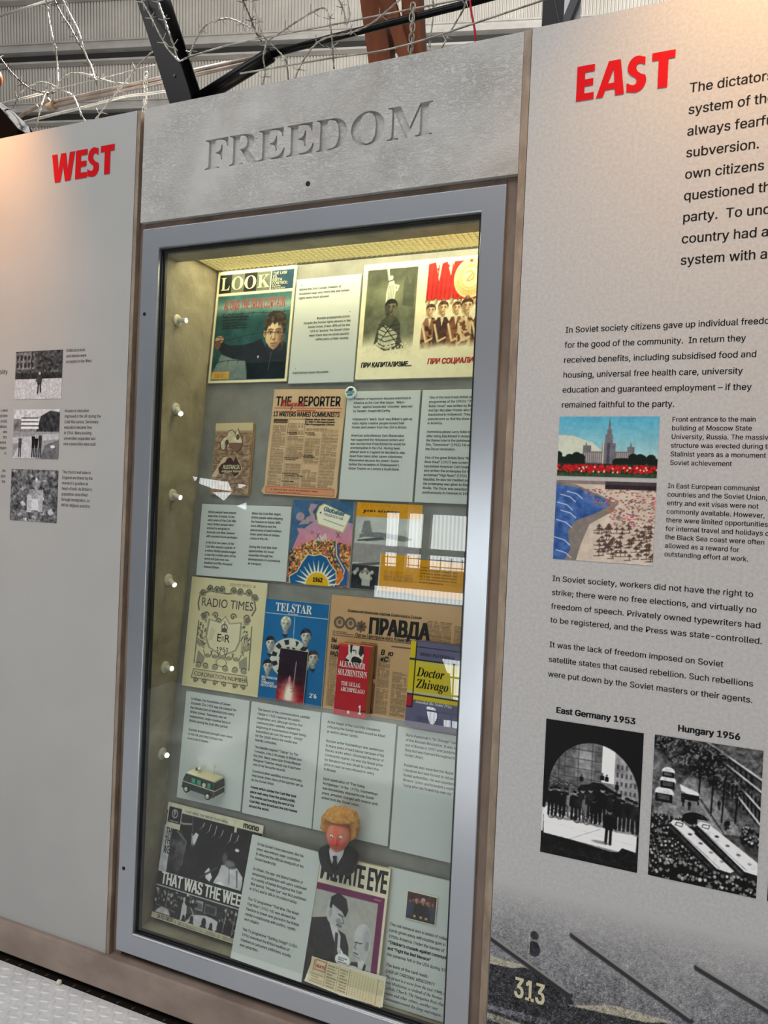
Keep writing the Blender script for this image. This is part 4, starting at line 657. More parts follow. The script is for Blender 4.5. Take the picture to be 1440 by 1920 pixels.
# ---- Australia booklet
g = item('booklet', 'narrow sepia booklet with two Australia map shapes on its cover', 'booklet', (-1.1866, .1807, 1.3207), T0, .0173)
b = MB(); b.box(0, .1201, 0, .0012, 0, .1973); b.box(0, .1201, .0095, .0105, 0, .1973); b.build('cover', M['paper'], g, bevel=.0003); b = MB(); b.box(.001, .1190, .0013, .0094, .001, .196); b.build('page_block', M['pages'], g)
p = Pic(.1201, .1973, (206, 190, 150), .0011, 23); dk = (84, 58, 48); p.rect(0, 0, 1, .895, (150, 124, 100)); p.noise(14, 50, p.Y < .895); 
for _ in range(130): x, y = p.r.random(), .88 * p.r.random(); p.line([(x, y), (x + .05 + .1 * p.r.random(), y + .012 * p.r.normal())], .014, dk, .75)
p.grad(.86, .90, (150, 124, 100), (206, 190, 150), .8)
AU = [(.0, .42), (.12, .60), (.28, .70), (.36, .88), (.50, .93), (.60, .82), (.66, .72), (.74, 1.0), (.82, .80), (.98, .52), (1.0, .34), (.90, .14), (.74, .02), (.62, .18), (.54, .20), (.36, .26), (.16, .12), (.06, .16), (.02, .3)]
def au(x, y, w_, h_, col, e=1): pts = [(x + w_ * (.5 + (a - .5) * e), y + h_ * (.5 + (b_ - .5) * e)) for a, b_ in AU]; p.poly(pts, col); return pts
au(.17, .58, .58, .34, dk, 1.08); k = au(.17, .58, .58, .34, (212, 200, 168)); im = p.inside(k); p.noise(14, 40, im); p.mix(im & (p.Y < .72) & (p.X > .40), (126, 98, 80)); p.ell(.34, .72, .05, .045, (90, 66, 54)); p.ell(.62, .80, .045, .04, (100, 76, 62)); p.ell(.33, .66, .03, .05, (110, 86, 72))
p.poly([(0, .25), (.28, .52), (.40, .53), (.12, .24)], (206, 190, 156)); au(.17, .24, .60, .30, (196, 172, 136), 1.08); au(.17, .24, .60, .30, (70, 46, 42)); q = p.build(g, 0, 0, YP, 'printed_cover')
letters(q, ['AUSTRALIA'], .0345, .0700, M['cream_ink'], YT, width=.0535, size=.0150, bold=.02); letters(q, ['and your future'], .0310, .0610, M['cream_ink'], YT, width=.060, size=.0085, shear=.3, bold=.015)

# ---- trade newspaper
g = item('newspaper', 'browned trade newspaper headlined 13 WRITERS NAMED COMMUNISTS', 'newspaper', (-1.0234, .1874, 1.3278), T0, -.0150)
b = MB(); pts = [(.002, 0), (-.006, .008), (.0045, .027), (.001, .05), (.0, .12), (.003, .272), (.006, .284), (.2165, .2835), (.2195, .27), (.2175, .16), (.2165, .05), (.2188, .014), (.216, .0)]; b.prism(pts, 0, .005); b.build('folded_sheets', M['paper'], g)
p = Pic(.214, .284, (206, 176, 140), .0012, 24); p.noise(5, 10); p.noise(80, 6)
p.rect(.03, .815, .965, .822, (184, 72, 48)); p.rect(.03, .785, .965, .79, (184, 72, 48)); p.copy_lines(.35, .75, .792, .812, 1, (170, 60, 40), .8)
for x0, x1, y0, y1, n_ in ((.04, .23, .085, .66, 58), (.26, .49, .085, .30, 22), (.26, .49, .35, .56, 20), (.51, .72, .085, .25, 16), (.51, .72, .30, .54, 22), (.74, .95, .085, .60, 52), (.27, .47, .58, .68, 9), (.51, .95, .605, .635, 3)): p.copy_lines(x0, x1, y0, y1, n_, (86, 66, 50), .62)
p.rect(.04, .675, .24, .715, (58, 46, 38)); p.rect(.05, .685, .23, .70, (150, 124, 98), .6); [p.rect(x, .09, x + .004, .66, (120, 96, 76), .6) for x in (.245, .50, .73)]; p.line([(.255, .575), (.485, .575), (.485, .715), (.255, .715), (.255, .575)], .006, (110, 86, 66))
p.rect(.03, .015, .97, .075, (196, 92, 60), .35); p.line([(.03, .015), (.97, .015), (.97, .075), (.03, .075), (.03, .015)], .008, (186, 76, 50)); p.copy_lines(.10, .75, .045, .062, 1, (150, 56, 40), .8); p.copy_lines(.2, .7, .022, .036, 1, (150, 56, 40), .7)
q = p.build(g, .002, 0, YP, 'printed_page')
letters(q, ['THE   REPORTER'], .011, .2390, M['black'], YT, width=.192, size=.0345, bold=.018); letters(q, ['13 WRITERS NAMED COMMUNISTS'], .0065, .2105, M['black'], YT, width=.198, size=.0170, bold=.022)
rdm = M['redink']; scr = ''.join(chr(0x1D4D0 + ord(c_) - 65) if c_.isupper() else chr(0x1D4EA + ord(c_) - 97) for c_ in 'Hollywood'); letters(q, [scr], .026, .2370, rdm, YT - .0003, width=.075, size=.034)
letters(q, ['Gather Must Red Hands', 'In IMG\'s Reorganization', 'Film Propaganda Efforts'], .105, .2010, M['black'], YT, width=.086, size=.0062, lead=.0066, bold=.03, shear=.2)
for t_, x, z in (('Three Top Stars', .056, .166), ('Align RTS TV', .062, .161), ('ICC Jackroads', .109, .166), ('On Film Stand', .116, .161), ('A Title, Combines', .107, .106), ('Real Page Question', .110, .102), ('Name Some Immorality', .054, .098), ('And Indecencies', .058, .0935), ('6 A So Sot For Long-Range', .052, .0560), ('XXX Way Given S-100 Films', .062, .0505), ('M.P. and Pick outlaw', .052, .035)): letters(q, [t_], x, z, M['black'], YT, size=.0043, xs=.9, bold=.02)

# ---- badge
g = item('badge', 'small round white and blue badge pinned at the top left corner of a caption card', 'badge', bpt(.455, 1.441, .0085), T0, 0)
b = MB(); b.tube([(0, 0, 0), (0, -.003, 0), (0, -.0046, 0)], [.0165, .0165, .0135], 28); b.build('disc', plain('badge_white', (206, 224, 222), .25), g)
for nm_, pts, cl in (('upper_stripe', [(-.008, .003), (.006, .005), (.007, .0115), (-.004, .0115)], (22, 56, 92)), ('lower_stripe', [(-.007, -.009), (.006, -.008), (.008, -.002), (-.008, -.0035)], (40, 140, 160))): b = MB(); b.prism(pts, -.0050, -.0045); b.build(nm_, plain(nm_, cl, .3), g)
letters(g, ['HILLDYES'], -.0115, -.0012, M['black'], -.0054, width=.023, size=.0058, bold=.03)

# ---- holiday brochure
g = item('brochure', 'bright holiday brochure with a sun rising from a blue sea and luggage label', 'brochure', (-.9264, .1653, 1.099), T0, .0125); sheet(g, .175, .2173, .006, 'cardedge', 'pages', .0005)
p = Pic(.175, .2173, (62, 100, 140), .0012, 25); p.noise(6, 10); p.poly([(0, .30), (.10, .52), (.14, .60), (.10, .66), (.22, .66), (.36, .74), (.5, .82), (1, .74), (1, .3)], (216, 156, 164)); p.grad(.30, .76, (224, 120, 130), (188, 150, 178), p.inside([(0, .30), (.10, .52), (.14, .60), (.10, .66), (.22, .66), (.36, .74), (.5, .82), (1, .74), (1, .3)])); p.noise(6, 14)
p.poly([(.26, .74), (.40, .75), (.38, .82), (.34, .86), (.42, .95), (.30, .96), (.27, .88), (.31, .82), (.24, .79)], (176, 150, 160)); p.ell(.14, .80, .07, .05, (168, 146, 158)); p.poly([(.12, .70), (.3, .72), (.28, .78), (.18, .76)], (176, 150, 160))
land = [(0, .06), (.0, .36), (.14, .44), (.36, .52), (.55, .56), (.78, .52), (1, .48), (1, 0), (0, 0)]; p.poly(land, (184, 104, 66)); im = p.inside(land)
for cl, th in (((230, 160, 60), .56), ((200, 70, 80), .58), ((60, 96, 60), .60), ((40, 50, 60), .63), ((236, 190, 120), .62)): p.mix(im * (p.fbm(38, 2) > th), cl)
p.poly([(.42, .52), (.62, .52), (.58, .62), (.52, .57), (.48, .60)], (220, 216, 216), .7)
sea = [(.06, 0), (.04, .08), (.16, .14), (.24, .26), (.32, .35), (.42, .34), (.52, .36), (.62, .33), (.70, .24), (.78, .18), (.80, .06), (.76, 0)]; p.line(sea, .03, (238, 220, 160)); p.poly(sea, (20, 92, 150)); p.poly([(.74, .50), (.80, .50), (.82, .36), (.94, .22), (1, .18), (1, .02), (.84, .02), (.92, .12), (.88, .2), (.76, .34)], (38, 84, 150)); p.line([(.76, .5), (.78, .36), (.92, .2), (.90, .1), (.84, .03)], .018, (234, 210, 150)); p.poly([(.78, .06), (.86, .05), (.92, .14), (.84, .22), (.82, .14)], (214, 116, 44))
for k_ in range(13): t = math.pi * (k_ + .5) / 13; p.poly([(.5 + .2 * math.cos(t - .09), .20 * .8 * math.sin(t - .09)), (.5 + .38 * math.cos(t), .38 * .8 * math.sin(t)), (.5 + .2 * math.cos(t + .09), .2 * .8 * math.sin(t + .09))], (238, 232, 200))
p.ell(.5, 0, .20, .165, (238, 232, 200), soft=.03); p.ell(.5, 0, .185, .15, (226, 178, 30), soft=.03)
for x, y in ((.06, .38), (.22, .45), (.36, .46), (.46, .58), (.78, .60)): p.line([(x - .03, y + .03), (x + .03, y - .03)], .008, (50, 44, 60)); p.line([(x + .022, y + .03), (x - .022, y - .03)], .008, (50, 44, 60))
p.ell(.36, .62, .03, .02, (170, 120, 130)); tg = [(.40, .84), (.44, .72), (.86, .63), (.96, .83), (.52, .965), (.44, .93)]; p.poly(tg, (206, 204, 110)); p.poly([(.5 + (x - .66) * .94 + .16, .8 + (y - .8) * .92) for x, y in tg], (238, 234, 214)); p.ell(.47, .855, .014, .011, (70, 60, 60)); p.line([(.53, .78), (.86, .705)], .008, (60, 120, 130)); p.rect(.97, 0, 1, .30, (196, 140, 130), .5)
p.photo(4, 22, 1); q = p.build(g, 0, 0, YP, 'printed_cover')
def tilted(parent, lines, x, z, mat, ang, **k): o_ = letters(parent, lines, 0, 0, mat, 0, **k); o_.matrix_local = Matrix.Translation((x, YT, z)) @ Matrix.Rotation(-ang, 4, 'Y'); return o_
tilted(q, ['Globalair'], .090, .1915, M['blue'], R(-12), width=.062, size=.0155, bold=.025); tilted(q, ['HOLIDAYS BY AIR'], .092, .1805, M['blue'], R(-12), width=.056, size=.0085)
letters(q, ['1962'], .0745, .0085, M['black'], YT, width=.0270, size=.0150, bold=.05)

# ---- yellow leaflet and its lower fold
g = item('leaflet', 'orange-yellow leaflet with a grey airliner photograph', 'leaflet', (-.7459, .1666, 1.1022), T0, -.0030); sheet(g, .1745, .2159, .005, 'cardedge', 'paper_sheet')
p = Pic(.1745, .2159, (196, 200, 196), .0013, 26); p.rect(0, .83, 1, 1, (214, 150, 16)); p.rect(0, .44, 1, .83, (190, 194, 190)); p.rect(0, .30, 1, .52, (150, 146, 148)); p.noise(9, 12, p.Y < .83)
p.poly([(.08, .58), (.16, .60), (.45, .60), (.75, .57), (.9, .60), (.75, .635), (.4, .66), (.2, .655), (.08, .625)], (118, 122, 124)); p.poly([(.10, .64), (.13, .78), (.22, .79), (.27, .655)], (124, 128, 130)); p.poly([(.05, .56), (.42, .61), (.5, .58), (.2, .55)], (84, 88, 90)); p.line([(.06, .555), (.22, .565)], .02, (70, 74, 76)); p.poly([(0, .28), (.5, .33), (.5, .30), (.05, .25)], (92, 92, 92)); p.rect(0, 0, .42, .27, (44, 46, 50)); p.crowd(.02, .4, .12, .22, 16, .05, (30, 32, 36), (190, 186, 180)); p.rect(.17, .04, .30, .20, (176, 178, 170)); p.crowd(.16, .3, .17, .2, 5, .04, (190, 190, 180), (170, 150, 130)); p.rect(.43, 0, 1, .42, (214, 150, 16)); p.rect(.425, 0, .435, .42, (210, 210, 190)); p.copy_lines(.5, .94, .12, .24, 8, (120, 84, 20), .6); p.copy_lines(.46, .58, .03, .06, 1, (120, 84, 20), .6)
p.photo(6, 22); q = p.build(g, 0, 0, YP, 'printed_page'); scr2 = ''.join(chr(0x1D4EA + ord(c_) - 97) if c_.islower() else c_ for c_ in 'your airways'); letters(q, [scr2], .018, .1925, M['black'], YT, width=.098, size=.0165)
g = item('leaflet', 'lower right fold of plain yellow print beside the airliner leaflet', 'leaflet', bpt(.669, .941, .0055), T0, -.01); sheet(g, .165, .086, .003, 'cardedge', 'paper_sheet')
p = Pic(.165, .086, (214, 150, 16), .0012, 27); p.noise(5, 6); p.copy_lines(.05, .62, .35, .85, 6, (120, 84, 20), .6); p.build(g, 0, 0, YP, 'printed_page')

# ---- ornate listings magazine
g = item('magazine', 'cream magazine with an ornate grey royal crest, CORONATION NUMBER at its foot', 'magazine', (-1.2217, .1352, .7983), T0, .004); sheet(g, .2392, .2953, .007, 'cardedge', 'pages', .001)
p = Pic(.2392, .2953, (216, 206, 166), .0013, 28); p.noise(4, 8); gk, gm = (92, 92, 84), (150, 146, 124)
def scroll(cx, cy, r_, d_=1, w_=.016, turns=1.4): p.line([(cx + d_ * r_ * (1 - k_ / 26) * math.cos(k_ / 25 * turns * 6.28), cy + r_ * (1 - k_ / 26) * math.sin(k_ / 25 * turns * 6.28) / p.asp) for k_ in range(26)], w_, gk)
p.poly([(.14, .84), (.84, .87), (.87, .73), (.80, .66), (.20, .66), (.12, .74)], (206, 196, 158)); p.line([(.12, .76), (.14, .85), (.28, .88), (.5, .87), (.70, .89), (.84, .87), (.88, .76), (.84, .70)], .016, gk); p.line([(.12, .76), (.14, .70)], .016, gk)
for x, y, d_ in ((.26, .905, 1), (.36, .90, -1), (.42, .905, 1), (.58, .905, -1), (.66, .90, 1), (.78, .90, -1), (.17, .86, 1), (.86, .86, -1)): p.ell(x, y - .01, .05, .026, gm); scroll(x, y, .038, d_, .014)
for x, y, d_ in ((.24, .66, 1), (.37, .665, -1), (.60, .67, 1), (.78, .67, -1), (.5, .62, 1), (.42, .615, -1)): scroll(x, y, .040, d_, .014)
shp = [(.30, .62), (.44, .60), (.5, .66), (.56, .60), (.70, .62), (.70, .46), (.66, .38), (.5, .32), (.33, .38), (.28, .46)]; p.poly([(.5 + (x - .5) * 1.10, .48 + (y - .48) * 1.08) for x, y in shp], gm); p.poly(shp, (224, 216, 182)); [p.line([(.33 + .012 * k_, .56 - .006 * k_), (.30 + .012 * k_, .44)], .003, gm) for k_ in range(5)]
for sx in (-1, 1):       # supporters: a shaggy beast each side with a banner pole
    X0 = .5 + sx * .29
    for _ in range(46): a_ = p.r.random() * 6.3; q_ = p.r.random(); p.line([(X0 + .055 * q_ * math.cos(a_), .50 + .15 * q_ * math.sin(a_)), (X0 + .07 * q_ * math.cos(a_ + .3) , .50 + .17 * q_ * math.sin(a_ + .2))], .012, gk if p.r.random() > .45 else gm)
    p.ell(X0 - sx * .01, .645, .042, .036, gm); scroll(X0, .65, .035, sx, .012); p.line([(X0 + sx * .06, .60), (X0 + sx * .07, .22)], .012, gk); p.poly([(X0 - sx * .07, .28), (X0 + sx * .03, .34), (X0 + sx * .05, .22), (X0 - sx * .05, .22)], gm); [p.line([(X0 - sx * .05, .36 + .012 * k_), (X0 + sx * .06, .40 + .012 * k_)], .006, gk) for k_ in range(5)]
for x in (.31, .41, .5, .59, .69): p.line([(x - .06, .345), (x - .03, .29), (x + .03, .29), (x + .06, .345)], .010, gk); p.ell(x, .30, .03, .02, gm)
p.ell(.5, .255, .075, .04, gm); p.ell(.5, .255, .06, .03, (214, 206, 168)); 
for x, d_ in ((.20, 1), (.30, -1), (.42, 1), (.56, -1), (.68, 1), (.80, -1)): scroll(x, .205, .036, d_, .014); p.ell(x, .195, .04, .016, gm)
p.poly([(.14, .165), (.84, .165), (.86, .085), (.12, .085)], (206, 196, 158)); p.line([(.14, .165), (.84, .165), (.86, .085), (.12, .085), (.14, .165)], .008, gk)
for x, d_ in ((.18, 1), (.30, -1), (.44, 1), (.56, -1), (.70, 1), (.81, -1)): scroll(x, .065, .032, d_, .013)
p.ell(.50, .545, .038, .018, gk); p.line([(.462, .56), (.47, .585), (.5, .60), (.53, .585), (.538, .56)], .012, gk); p.line([(.5, .56), (.5, .615)], .010, gk); p.ell(.5, .618, .008, .007, gk); p.line([(.462, .528), (.538, .528)], .010, gk); p.copy_lines(.52, .80, .945, .972, 2, (120, 112, 90), .6); p.ell(.84, .955, .012, .012, gm)
q = p.build(g, 0, 0, YP, 'printed_cover'); gi = M['grey']
letters(q, ['RADIO TIMES'], .0385, .2190, gi, YT, width=.164, size=.0330, font='x'); letters(q, ['CORONATION NUMBER'], .036, .0315, gi, YT, width=.168, size=.0160, font='x')
letters(q, ['E R'], .098, .1290, M['dark'], YT, width=.042, size=.0300, font='x'); letters(q, ['II'], .1130, .1335, M['dark'], YT, width=.008, size=.0135); letters(q, ['1953'], .0995, .1040, M['dark'], YT, width=.038, size=.0150)

# ---- blue song sheet
g = item('sheet_music', 'blue song sheet with five smiling heads around a satellite', 'sheet music', (-.9819, .1362, .7985), T0, .003); sheet(g, .1834, .2566, .006, 'cardedge', 'pages', .0006)
p = Pic(.1834, .2566, (28, 104, 160), .0012, 29); p.noise(4, 6); p.rect(0, .852, 1, .859, (190, 206, 214)); p.line([(.48, .84), (.49, .56)], .008, (200, 208, 210))
p.ell(.46, .43, .32, .20, (206, 206, 196), soft=.04); [p.poly([(.46 + .30 * math.cos(t) * r0_, .43 + .19 * math.sin(t) * r0_), (.46 + .30 * math.cos(t + .28) * r0_, .43 + .19 * math.sin(t + .28) * r0_), (.46 + .30 * math.cos(t + .28) * r1_, .43 + .19 * math.sin(t + .28) * r1_), (.46 + .30 * math.cos(t) * r1_, .43 + .19 * math.sin(t) * r1_)], (40, 44, 52)) for r0_, r1_ in ((.72, .98), (.34, .6)) for t in np.arange(0, 6.2, .57)]; p.poly([(.44, .56), (.54, .56), (.52, .62), (.47, .62)], (214, 212, 200))
for x, y, r_, hr in ((.35, .76, .085, (190, 184, 150)), (.68, .66, .085, (30, 32, 40)), (.13, .55, .08, (36, 36, 44)), (.12, .32, .078, (36, 36, 44)), (.82, .46, .085, (60, 54, 54))): p.face(x, y, r_, (206, 204, 190), hr, (96, 96, 96), turn=-.2); p.poly([(x - .05, y - .10), (x + .05, y - .10), (x + .01, y - .14)], (40, 44, 52))
q = p.build(g, 0, 0, YP, 'printed_cover'); wk = M['white']; letters(q, [serif('TELSTAR')], .030, .2275, wk, YT, width=.106, size=.0315, bold=.006, font='x'); letters(q, ['RECORDED BY', 'THE', 'TORNADOS', 'DECCA RECORDS'], .006, .0520, wk, YT, size=.0075, xs=.9, lead=.0068, bold=.02); letters(q, ['by Joe Meek'], .068, .2215, wk, YT, size=.005); letters(q, ["2'6"], .148, .0205, wk, YT, width=.021, size=.0155, bold=.03, font='x')
# ---- rocket card
g = item('postcard', 'small dark photo card of a rocket launch in red fire', 'postcard', (-.9254, .1287, .8033), T0, -.0120); sheet(g, .080, .1309, .004, 'cardedge', 'card'); b = MB(); b.box(.02, .06, .004, .0079, .02, .11); b.build('mount_block', M['card'], g)
p = Pic(.080, .1309, (36, 22, 36), .0010, 30); p.noise(5, 8); p.grad(0, .48, (190, 40, 50), (50, 24, 38)); p.noise(5, 46, p.Y < .45); p.ell(.45, .08, .26, .26, (240, 170, 150), a=.9, soft=1.1); p.ell(.45, .12, .12, .22, (255, 244, 226), soft=.9); p.ell(.44, .43, .04, .07, (226, 150, 160), a=.9, soft=.8); p.line([(.60, .30), (.62, .76)], .03, (190, 150, 150)); p.line([(.62, .72), (.625, .80)], .014, (220, 190, 190)); [p.line([(.5, .2 + .06 * k_), (.66, .22 + .06 * k_)], .01, (130, 50, 60)) for k_ in range(5)]; p.rect(0, 0, 1, .03, (150, 40, 50), .6); p.photo(6, 40, 2); p.build(g, 0, 0, YP, 'photo_print')

# ---- Soviet newspaper
g = item('newspaper', 'tan newspaper in Cyrillic type with a large masthead behind two books', 'newspaper', (-.7955, .1407, .7985), T0, .004); sheet(g, .389, .2825, .004, 'paper', 'folded_sheets')
p = Pic(.389, .2825, (198, 160, 118), .0012, 31); p.noise(5, 10); nk = (76, 62, 52)
for x, r_ in ((.072, .040), (.150, .040)): p.ell(x, .76, r_, r_ * 1.35 / 1, (96, 84, 72)); p.ell(x, .76, r_ * .62, r_ * .86, (176, 144, 108)); p.ell(x, .765, r_ * .34, r_ * .52, (110, 92, 76))
p.ell(.225, .745, .034, .045, (120, 100, 82)); [p.line([(.225, .745), (.225 + .036 * math.cos(t), .745 + .05 * math.sin(t))], .007, (74, 62, 54)) for t in np.arange(0, 6.2, .785)]
p.rect(.03, .642, .66, .648, nk); p.rect(.12, .862, .62, .866, nk); p.copy_lines(.03, .18, .66, .69, 2, nk, .7); p.copy_lines(.44, .62, .60, .625, 1, nk, .8)
for x0, x1, y0, y1, n_ in ((.02, .10, .03, .50, 44), (.36, .44, .25, .52, 26), (.36, .44, .03, .24, 22), (.66, .82, .52, .86, 28), (.84, .98, .52, .84, 28), (.46, .56, .03, .40, 36), (.03, .09, .52, .54, 1), (.70, .98, .05, .5, 40)): p.copy_lines(x0, x1, y0, y1, n_, nk, .6)
for x0, y0, y1 in ((.225, .31, .60), (.225, .02, .27)):
    p.rect(x0, y0, x0 + .125, y1, (122, 98, 74)); p.noise(18, 18, (p.X > x0) & (p.X < x0 + .125) & (p.Y > y0) & (p.Y < y1)); h_ = y1 - y0; p.poly([(x0 + .005, y0), (x0 + .02, y0 + h_ * .34), (x0 + .06, y0 + h_ * .42), (x0 + .105, y0 + h_ * .32), (x0 + .12, y0)], (72, 58, 46)); p.face(x0 + .06, y0 + h_ * .66, .028, (176, 142, 106), (66, 52, 42), (120, 92, 68))
    p.rect(x0, y1, x0 + .125, y1 + .03, (198, 160, 118)); p.copy_lines(x0 + .01, x0 + .12, y1 + .005, y1 + .024, 1, nk, .6)
q = p.build(g, 0, 0, YP, 'printed_page'); nki = M['dark']
letters(q, ['ПРАВДА'], .108, .1965, nki, YT, width=.157, size=.0530, bold=.045); letters(q, ['Коммунистическая партия Советского Союза'], .048, .2445, nki, YT, width=.195, size=.0085, bold=.01); letters(q, ['Орган Центрального Комитета'], .073, .1850, nki, YT, width=.150, size=.0125, bold=.012); letters(q, ['ВЫ', 'НАМ', 'РАД'], .009, .1650, nki, YT, size=.0150, xs=.66, lead=.0165, bold=.03); letters(q, ['В  ю'], .144, .1480, nki, YT, size=.018, xs=.9, bold=.03, shear=.2); letters(q, ['«С'], .144, .1320, nki, YT, size=.018, xs=.9, bold=.03, shear=.2)

# ---- red paperback
g = item('paperback_book', 'thick red paperback with a bearded man on its cover', 'book', (-.7493, .107, .7979), T0, .0011)
b = MB(); b.box(0, .0837, 0, .0012, 0, .1723); b.build('front_cover', plain('red_cover', (176, 30, 40), .35), g, bevel=.0003); b = MB(); b.box(.001, .0830, .0013, .0300, .001, .1713); b.build('page_block', M['pages'], g, bevel=.0004); b = MB(); b.box(0, .0837, .0301, .0315, 0, .1723); b.build('back_cover', plain('red_cover', (160, 28, 38), .4), g)
p = Pic(.0837, .1723, (180, 30, 42), .0010, 32); p.noise(4, 6); ms = [(.30, .99), (.32, .86), (.24, .80), (.30, .76), (.55, .72), (.76, .74), (.80, .86), (.76, .99)]; p.poly(ms, (222, 216, 208)); p.poly([(.36, .99), (.37, .90), (.42, .86), (.44, .99)], (24, 22, 24)); p.poly([(.44, .82), (.52, .84), (.66, .83), (.76, .80), (.72, .73), (.54, .71), (.42, .76)], (26, 24, 26)); p.poly([(.66, .99), (.64, .88), (.72, .84), (.80, .90), (.78, .99)], (40, 36, 38)); p.ell(.48, .92, .04, .012, (40, 36, 38)); p.line([(.54, .93), (.56, .875)], .03, (120, 112, 108)); p.poly([(.24, .80), (.36, .78), (.34, .72), (.24, .74)], (30, 26, 28)); p.noise(24, 20, p.inside(ms)); p.line([(.78, .10), (.98, .11)], .02, (30, 24, 26)); p.rect(0, .965, .3, 1, (206, 60, 50))
q = p.build(g, 0, 0, YP, 'printed_cover'); letters(q, [serif('ALEXANDER')], .004, .1170, wk, YT, width=.070, size=.0200, font='x'); letters(q, [serif('SOLZHENITSYN')], .002, .0965, wk, YT, width=.078, size=.0215, font='x'); letters(q, [serif('THE GULAG'), serif('ARCHIPELAGO')], .014, .0725, wk, YT, size=.0140, xs=.62, lead=.0135, font='x'); letters(q, [serif('1')], .062, .010, wk, YT, width=.010, size=.028, font='x') if False else letters(q, ['1'], .064, .010, wk, YT, width=.008, size=.028, bold=.03); b = MB(); b.add([(.036, YT, .007), (.042, YT, .007), (.042, YT, .013), (.039, YT, .015), (.036, YT, .013)], [(0, 1, 2, 3, 4)]); b.build('emblem', M['cream_ink'], q)

# ---- yellow and purple hardback
g = item('hardback_book', 'purple-grey and yellow jacketed book at the right edge of the case', 'book', (-.5655, .110, .7985), T0, -.004)
b = MB(); b.box(0, .132, 0, .002, 0, .198); b.build('front_cover', plain('purple_cover', (96, 92, 124), .35), g, bevel=.0005); b = MB(); b.box(.002, .128, .0021, .0265, .003, .195); b.build('page_block', M['cardedge'], g); b = MB(); b.box(0, .132, .0266, .0286, 0, .198); b.build('back_cover', plain('purple_cover', (90, 86, 118), .4), g)
p = Pic(.132, .198, (100, 96, 128), .0011, 33); p.noise(4, 5); yl = (214, 190, 22); p.rect(0, .80, .11, 1, yl); p.rect(0, .36, 1, .78, yl); p.rect(0, .36, 1, .42, (196, 190, 150)); p.rect(.10, .72, 1, .78, (196, 190, 150), .4); p.rect(0, .32, 1, .37, yl); p.rect(0, .24, .12, .37, (176, 26, 40)); bk_ = (22, 22, 30); p.rect(.105, .24, .125, 1, bk_); p.rect(0, .775, 1, .792, bk_); p.rect(0, .37, 1, .385, bk_); p.rect(0, .225, .125, .24, bk_); p.rect(.10, .93, 1, .94, bk_); p.copy_lines(.2, .7, .08, .15, 3, (50, 48, 70), .6)
q = p.build(g, 0, 0, YP, 'printed_cover'); bsc = lambda s_: ''.join(chr(0x1D468 + ord(c_) - 65) if c_.isupper() else chr(0x1D482 + ord(c_) - 97) if c_.islower() else c_ for c_ in s_)
letters(q, [bsc('Doctor'), bsc('Zhivago')], .021, .1180, M['black'], YT, size=.0305, xs=.80, lead=.0270, bold=.012, font='x'); letters(q, [serif('BORIS PASTERNAK')], .025, .1660, M['black'], YT, width=.085, size=.0105, font='x'); letters(q, [bsc('Awarded the Nobel Prize')], .022, .0560, wk, YT, width=.090, size=.0100, font='x')
# ---- record sleeve
g = item('record_sleeve', 'black and white record sleeve with a broad lettered band at the bottom left', 'record', (-1.2290, .055, .2023), .1696, -.010); sheet(g, .296, .291, .004, 'cardedge', 'sleeve', .0006)
p = Pic(.296, .291, bw(20), .0013, 41); p.noise(8, 20); p.noise(60, 10)
p.poly([(.0, .41), (.22, .41), (.25, .62), (.20, .78), (.1, .86), (0, .86)], bw(58)); p.noise(16, 44, (p.X < .24) & (p.Y > .41) & (p.Y < .86)); p.rect(0, .40, .085, .80, bw(186)); p.noise(20, 30, (p.X < .09) & (p.Y > .4) & (p.Y < .8)); p.line([(.10, .80), (.25, .70), (.23, .5)], .02, bw(110)); p.ell(.20, .64, .05, .06, bw(96), soft=.7); p.ell(.19, .55, .06, .05, bw(74), soft=.7)
p.poly([(.30, .74), (.335, .80), (.37, .79), (.345, .70), (.315, .65)], bw(206)); p.line([(.30, .78), (.34, .60)], .012, bw(150)); p.poly([(.26, .58), (.38, .64), (.40, .52), (.30, .44)], bw(44)); p.ell(.33, .62, .06, .07, bw(36), soft=.6)
im = [(.58, .43), (.87, .43), (.865, .54), (.80, .60), (.70, .615), (.64, .59), (.62, .51)]; p.poly(im, bw(196)); p.noise(10, 24, p.inside(im)); p.poly([(.60, .43), (.66, .46), (.70, .43)], bw(240)); p.line([(.72, .60), (.74, .46)], .008, bw(120)); p.line([(.80, .58), (.82, .45)], .012, bw(96)); p.ell(.735, .685, .088, .10, bw(16), soft=.2); p.ell(.72, .62, .06, .03, bw(120), soft=.6); p.ell(.665, .66, .025, .04, bw(90), soft=.6); p.ell(.775, .745, .022, .014, bw(224), soft=.4); p.poly([(.86, .42), (.95, .42), (.93, .62), (.88, .62)], bw(40)); p.ell(.92, .64, .03, .035, bw(110), soft=.6)
p.poly([(.485, .50), (.52, .545), (.565, .47), (.545, .43), (.50, .45)], bw(214)); p.line([(.44, .44), (.60, .56)], .016, bw(70)); p.ell(.19, .895, .10, .065, bw(40)); p.line([(.11, .87), (.19, .845), (.28, .86)], .016, bw(150)); p.line([(.28, .96), (.30, .80)], .010, bw(90))
for x, y, l_ in ((.40, .86, .04), (.47, .84, .06), (.53, .82, .08), (.60, .83, .05), (.69, .80, .07), (.76, .82, .05)): p.line([(x, y), (x + .012, y + l_)], .007, bw(196)); p.line([(x, y), (x - .025, y - .02)], .006, bw(120))
p.rect(0, .93, 1, 1, (206, 202, 180)); p.rect(0, 0, 1, .05, (190, 184, 160)); p.rect(0, .285, 1, .40, bw(20)); p.rect(0, .40, 1, .406, bw(190)); p.rect(0, .279, 1, .286, bw(190)); lo = (p.Y < .279) & (p.Y > .05)
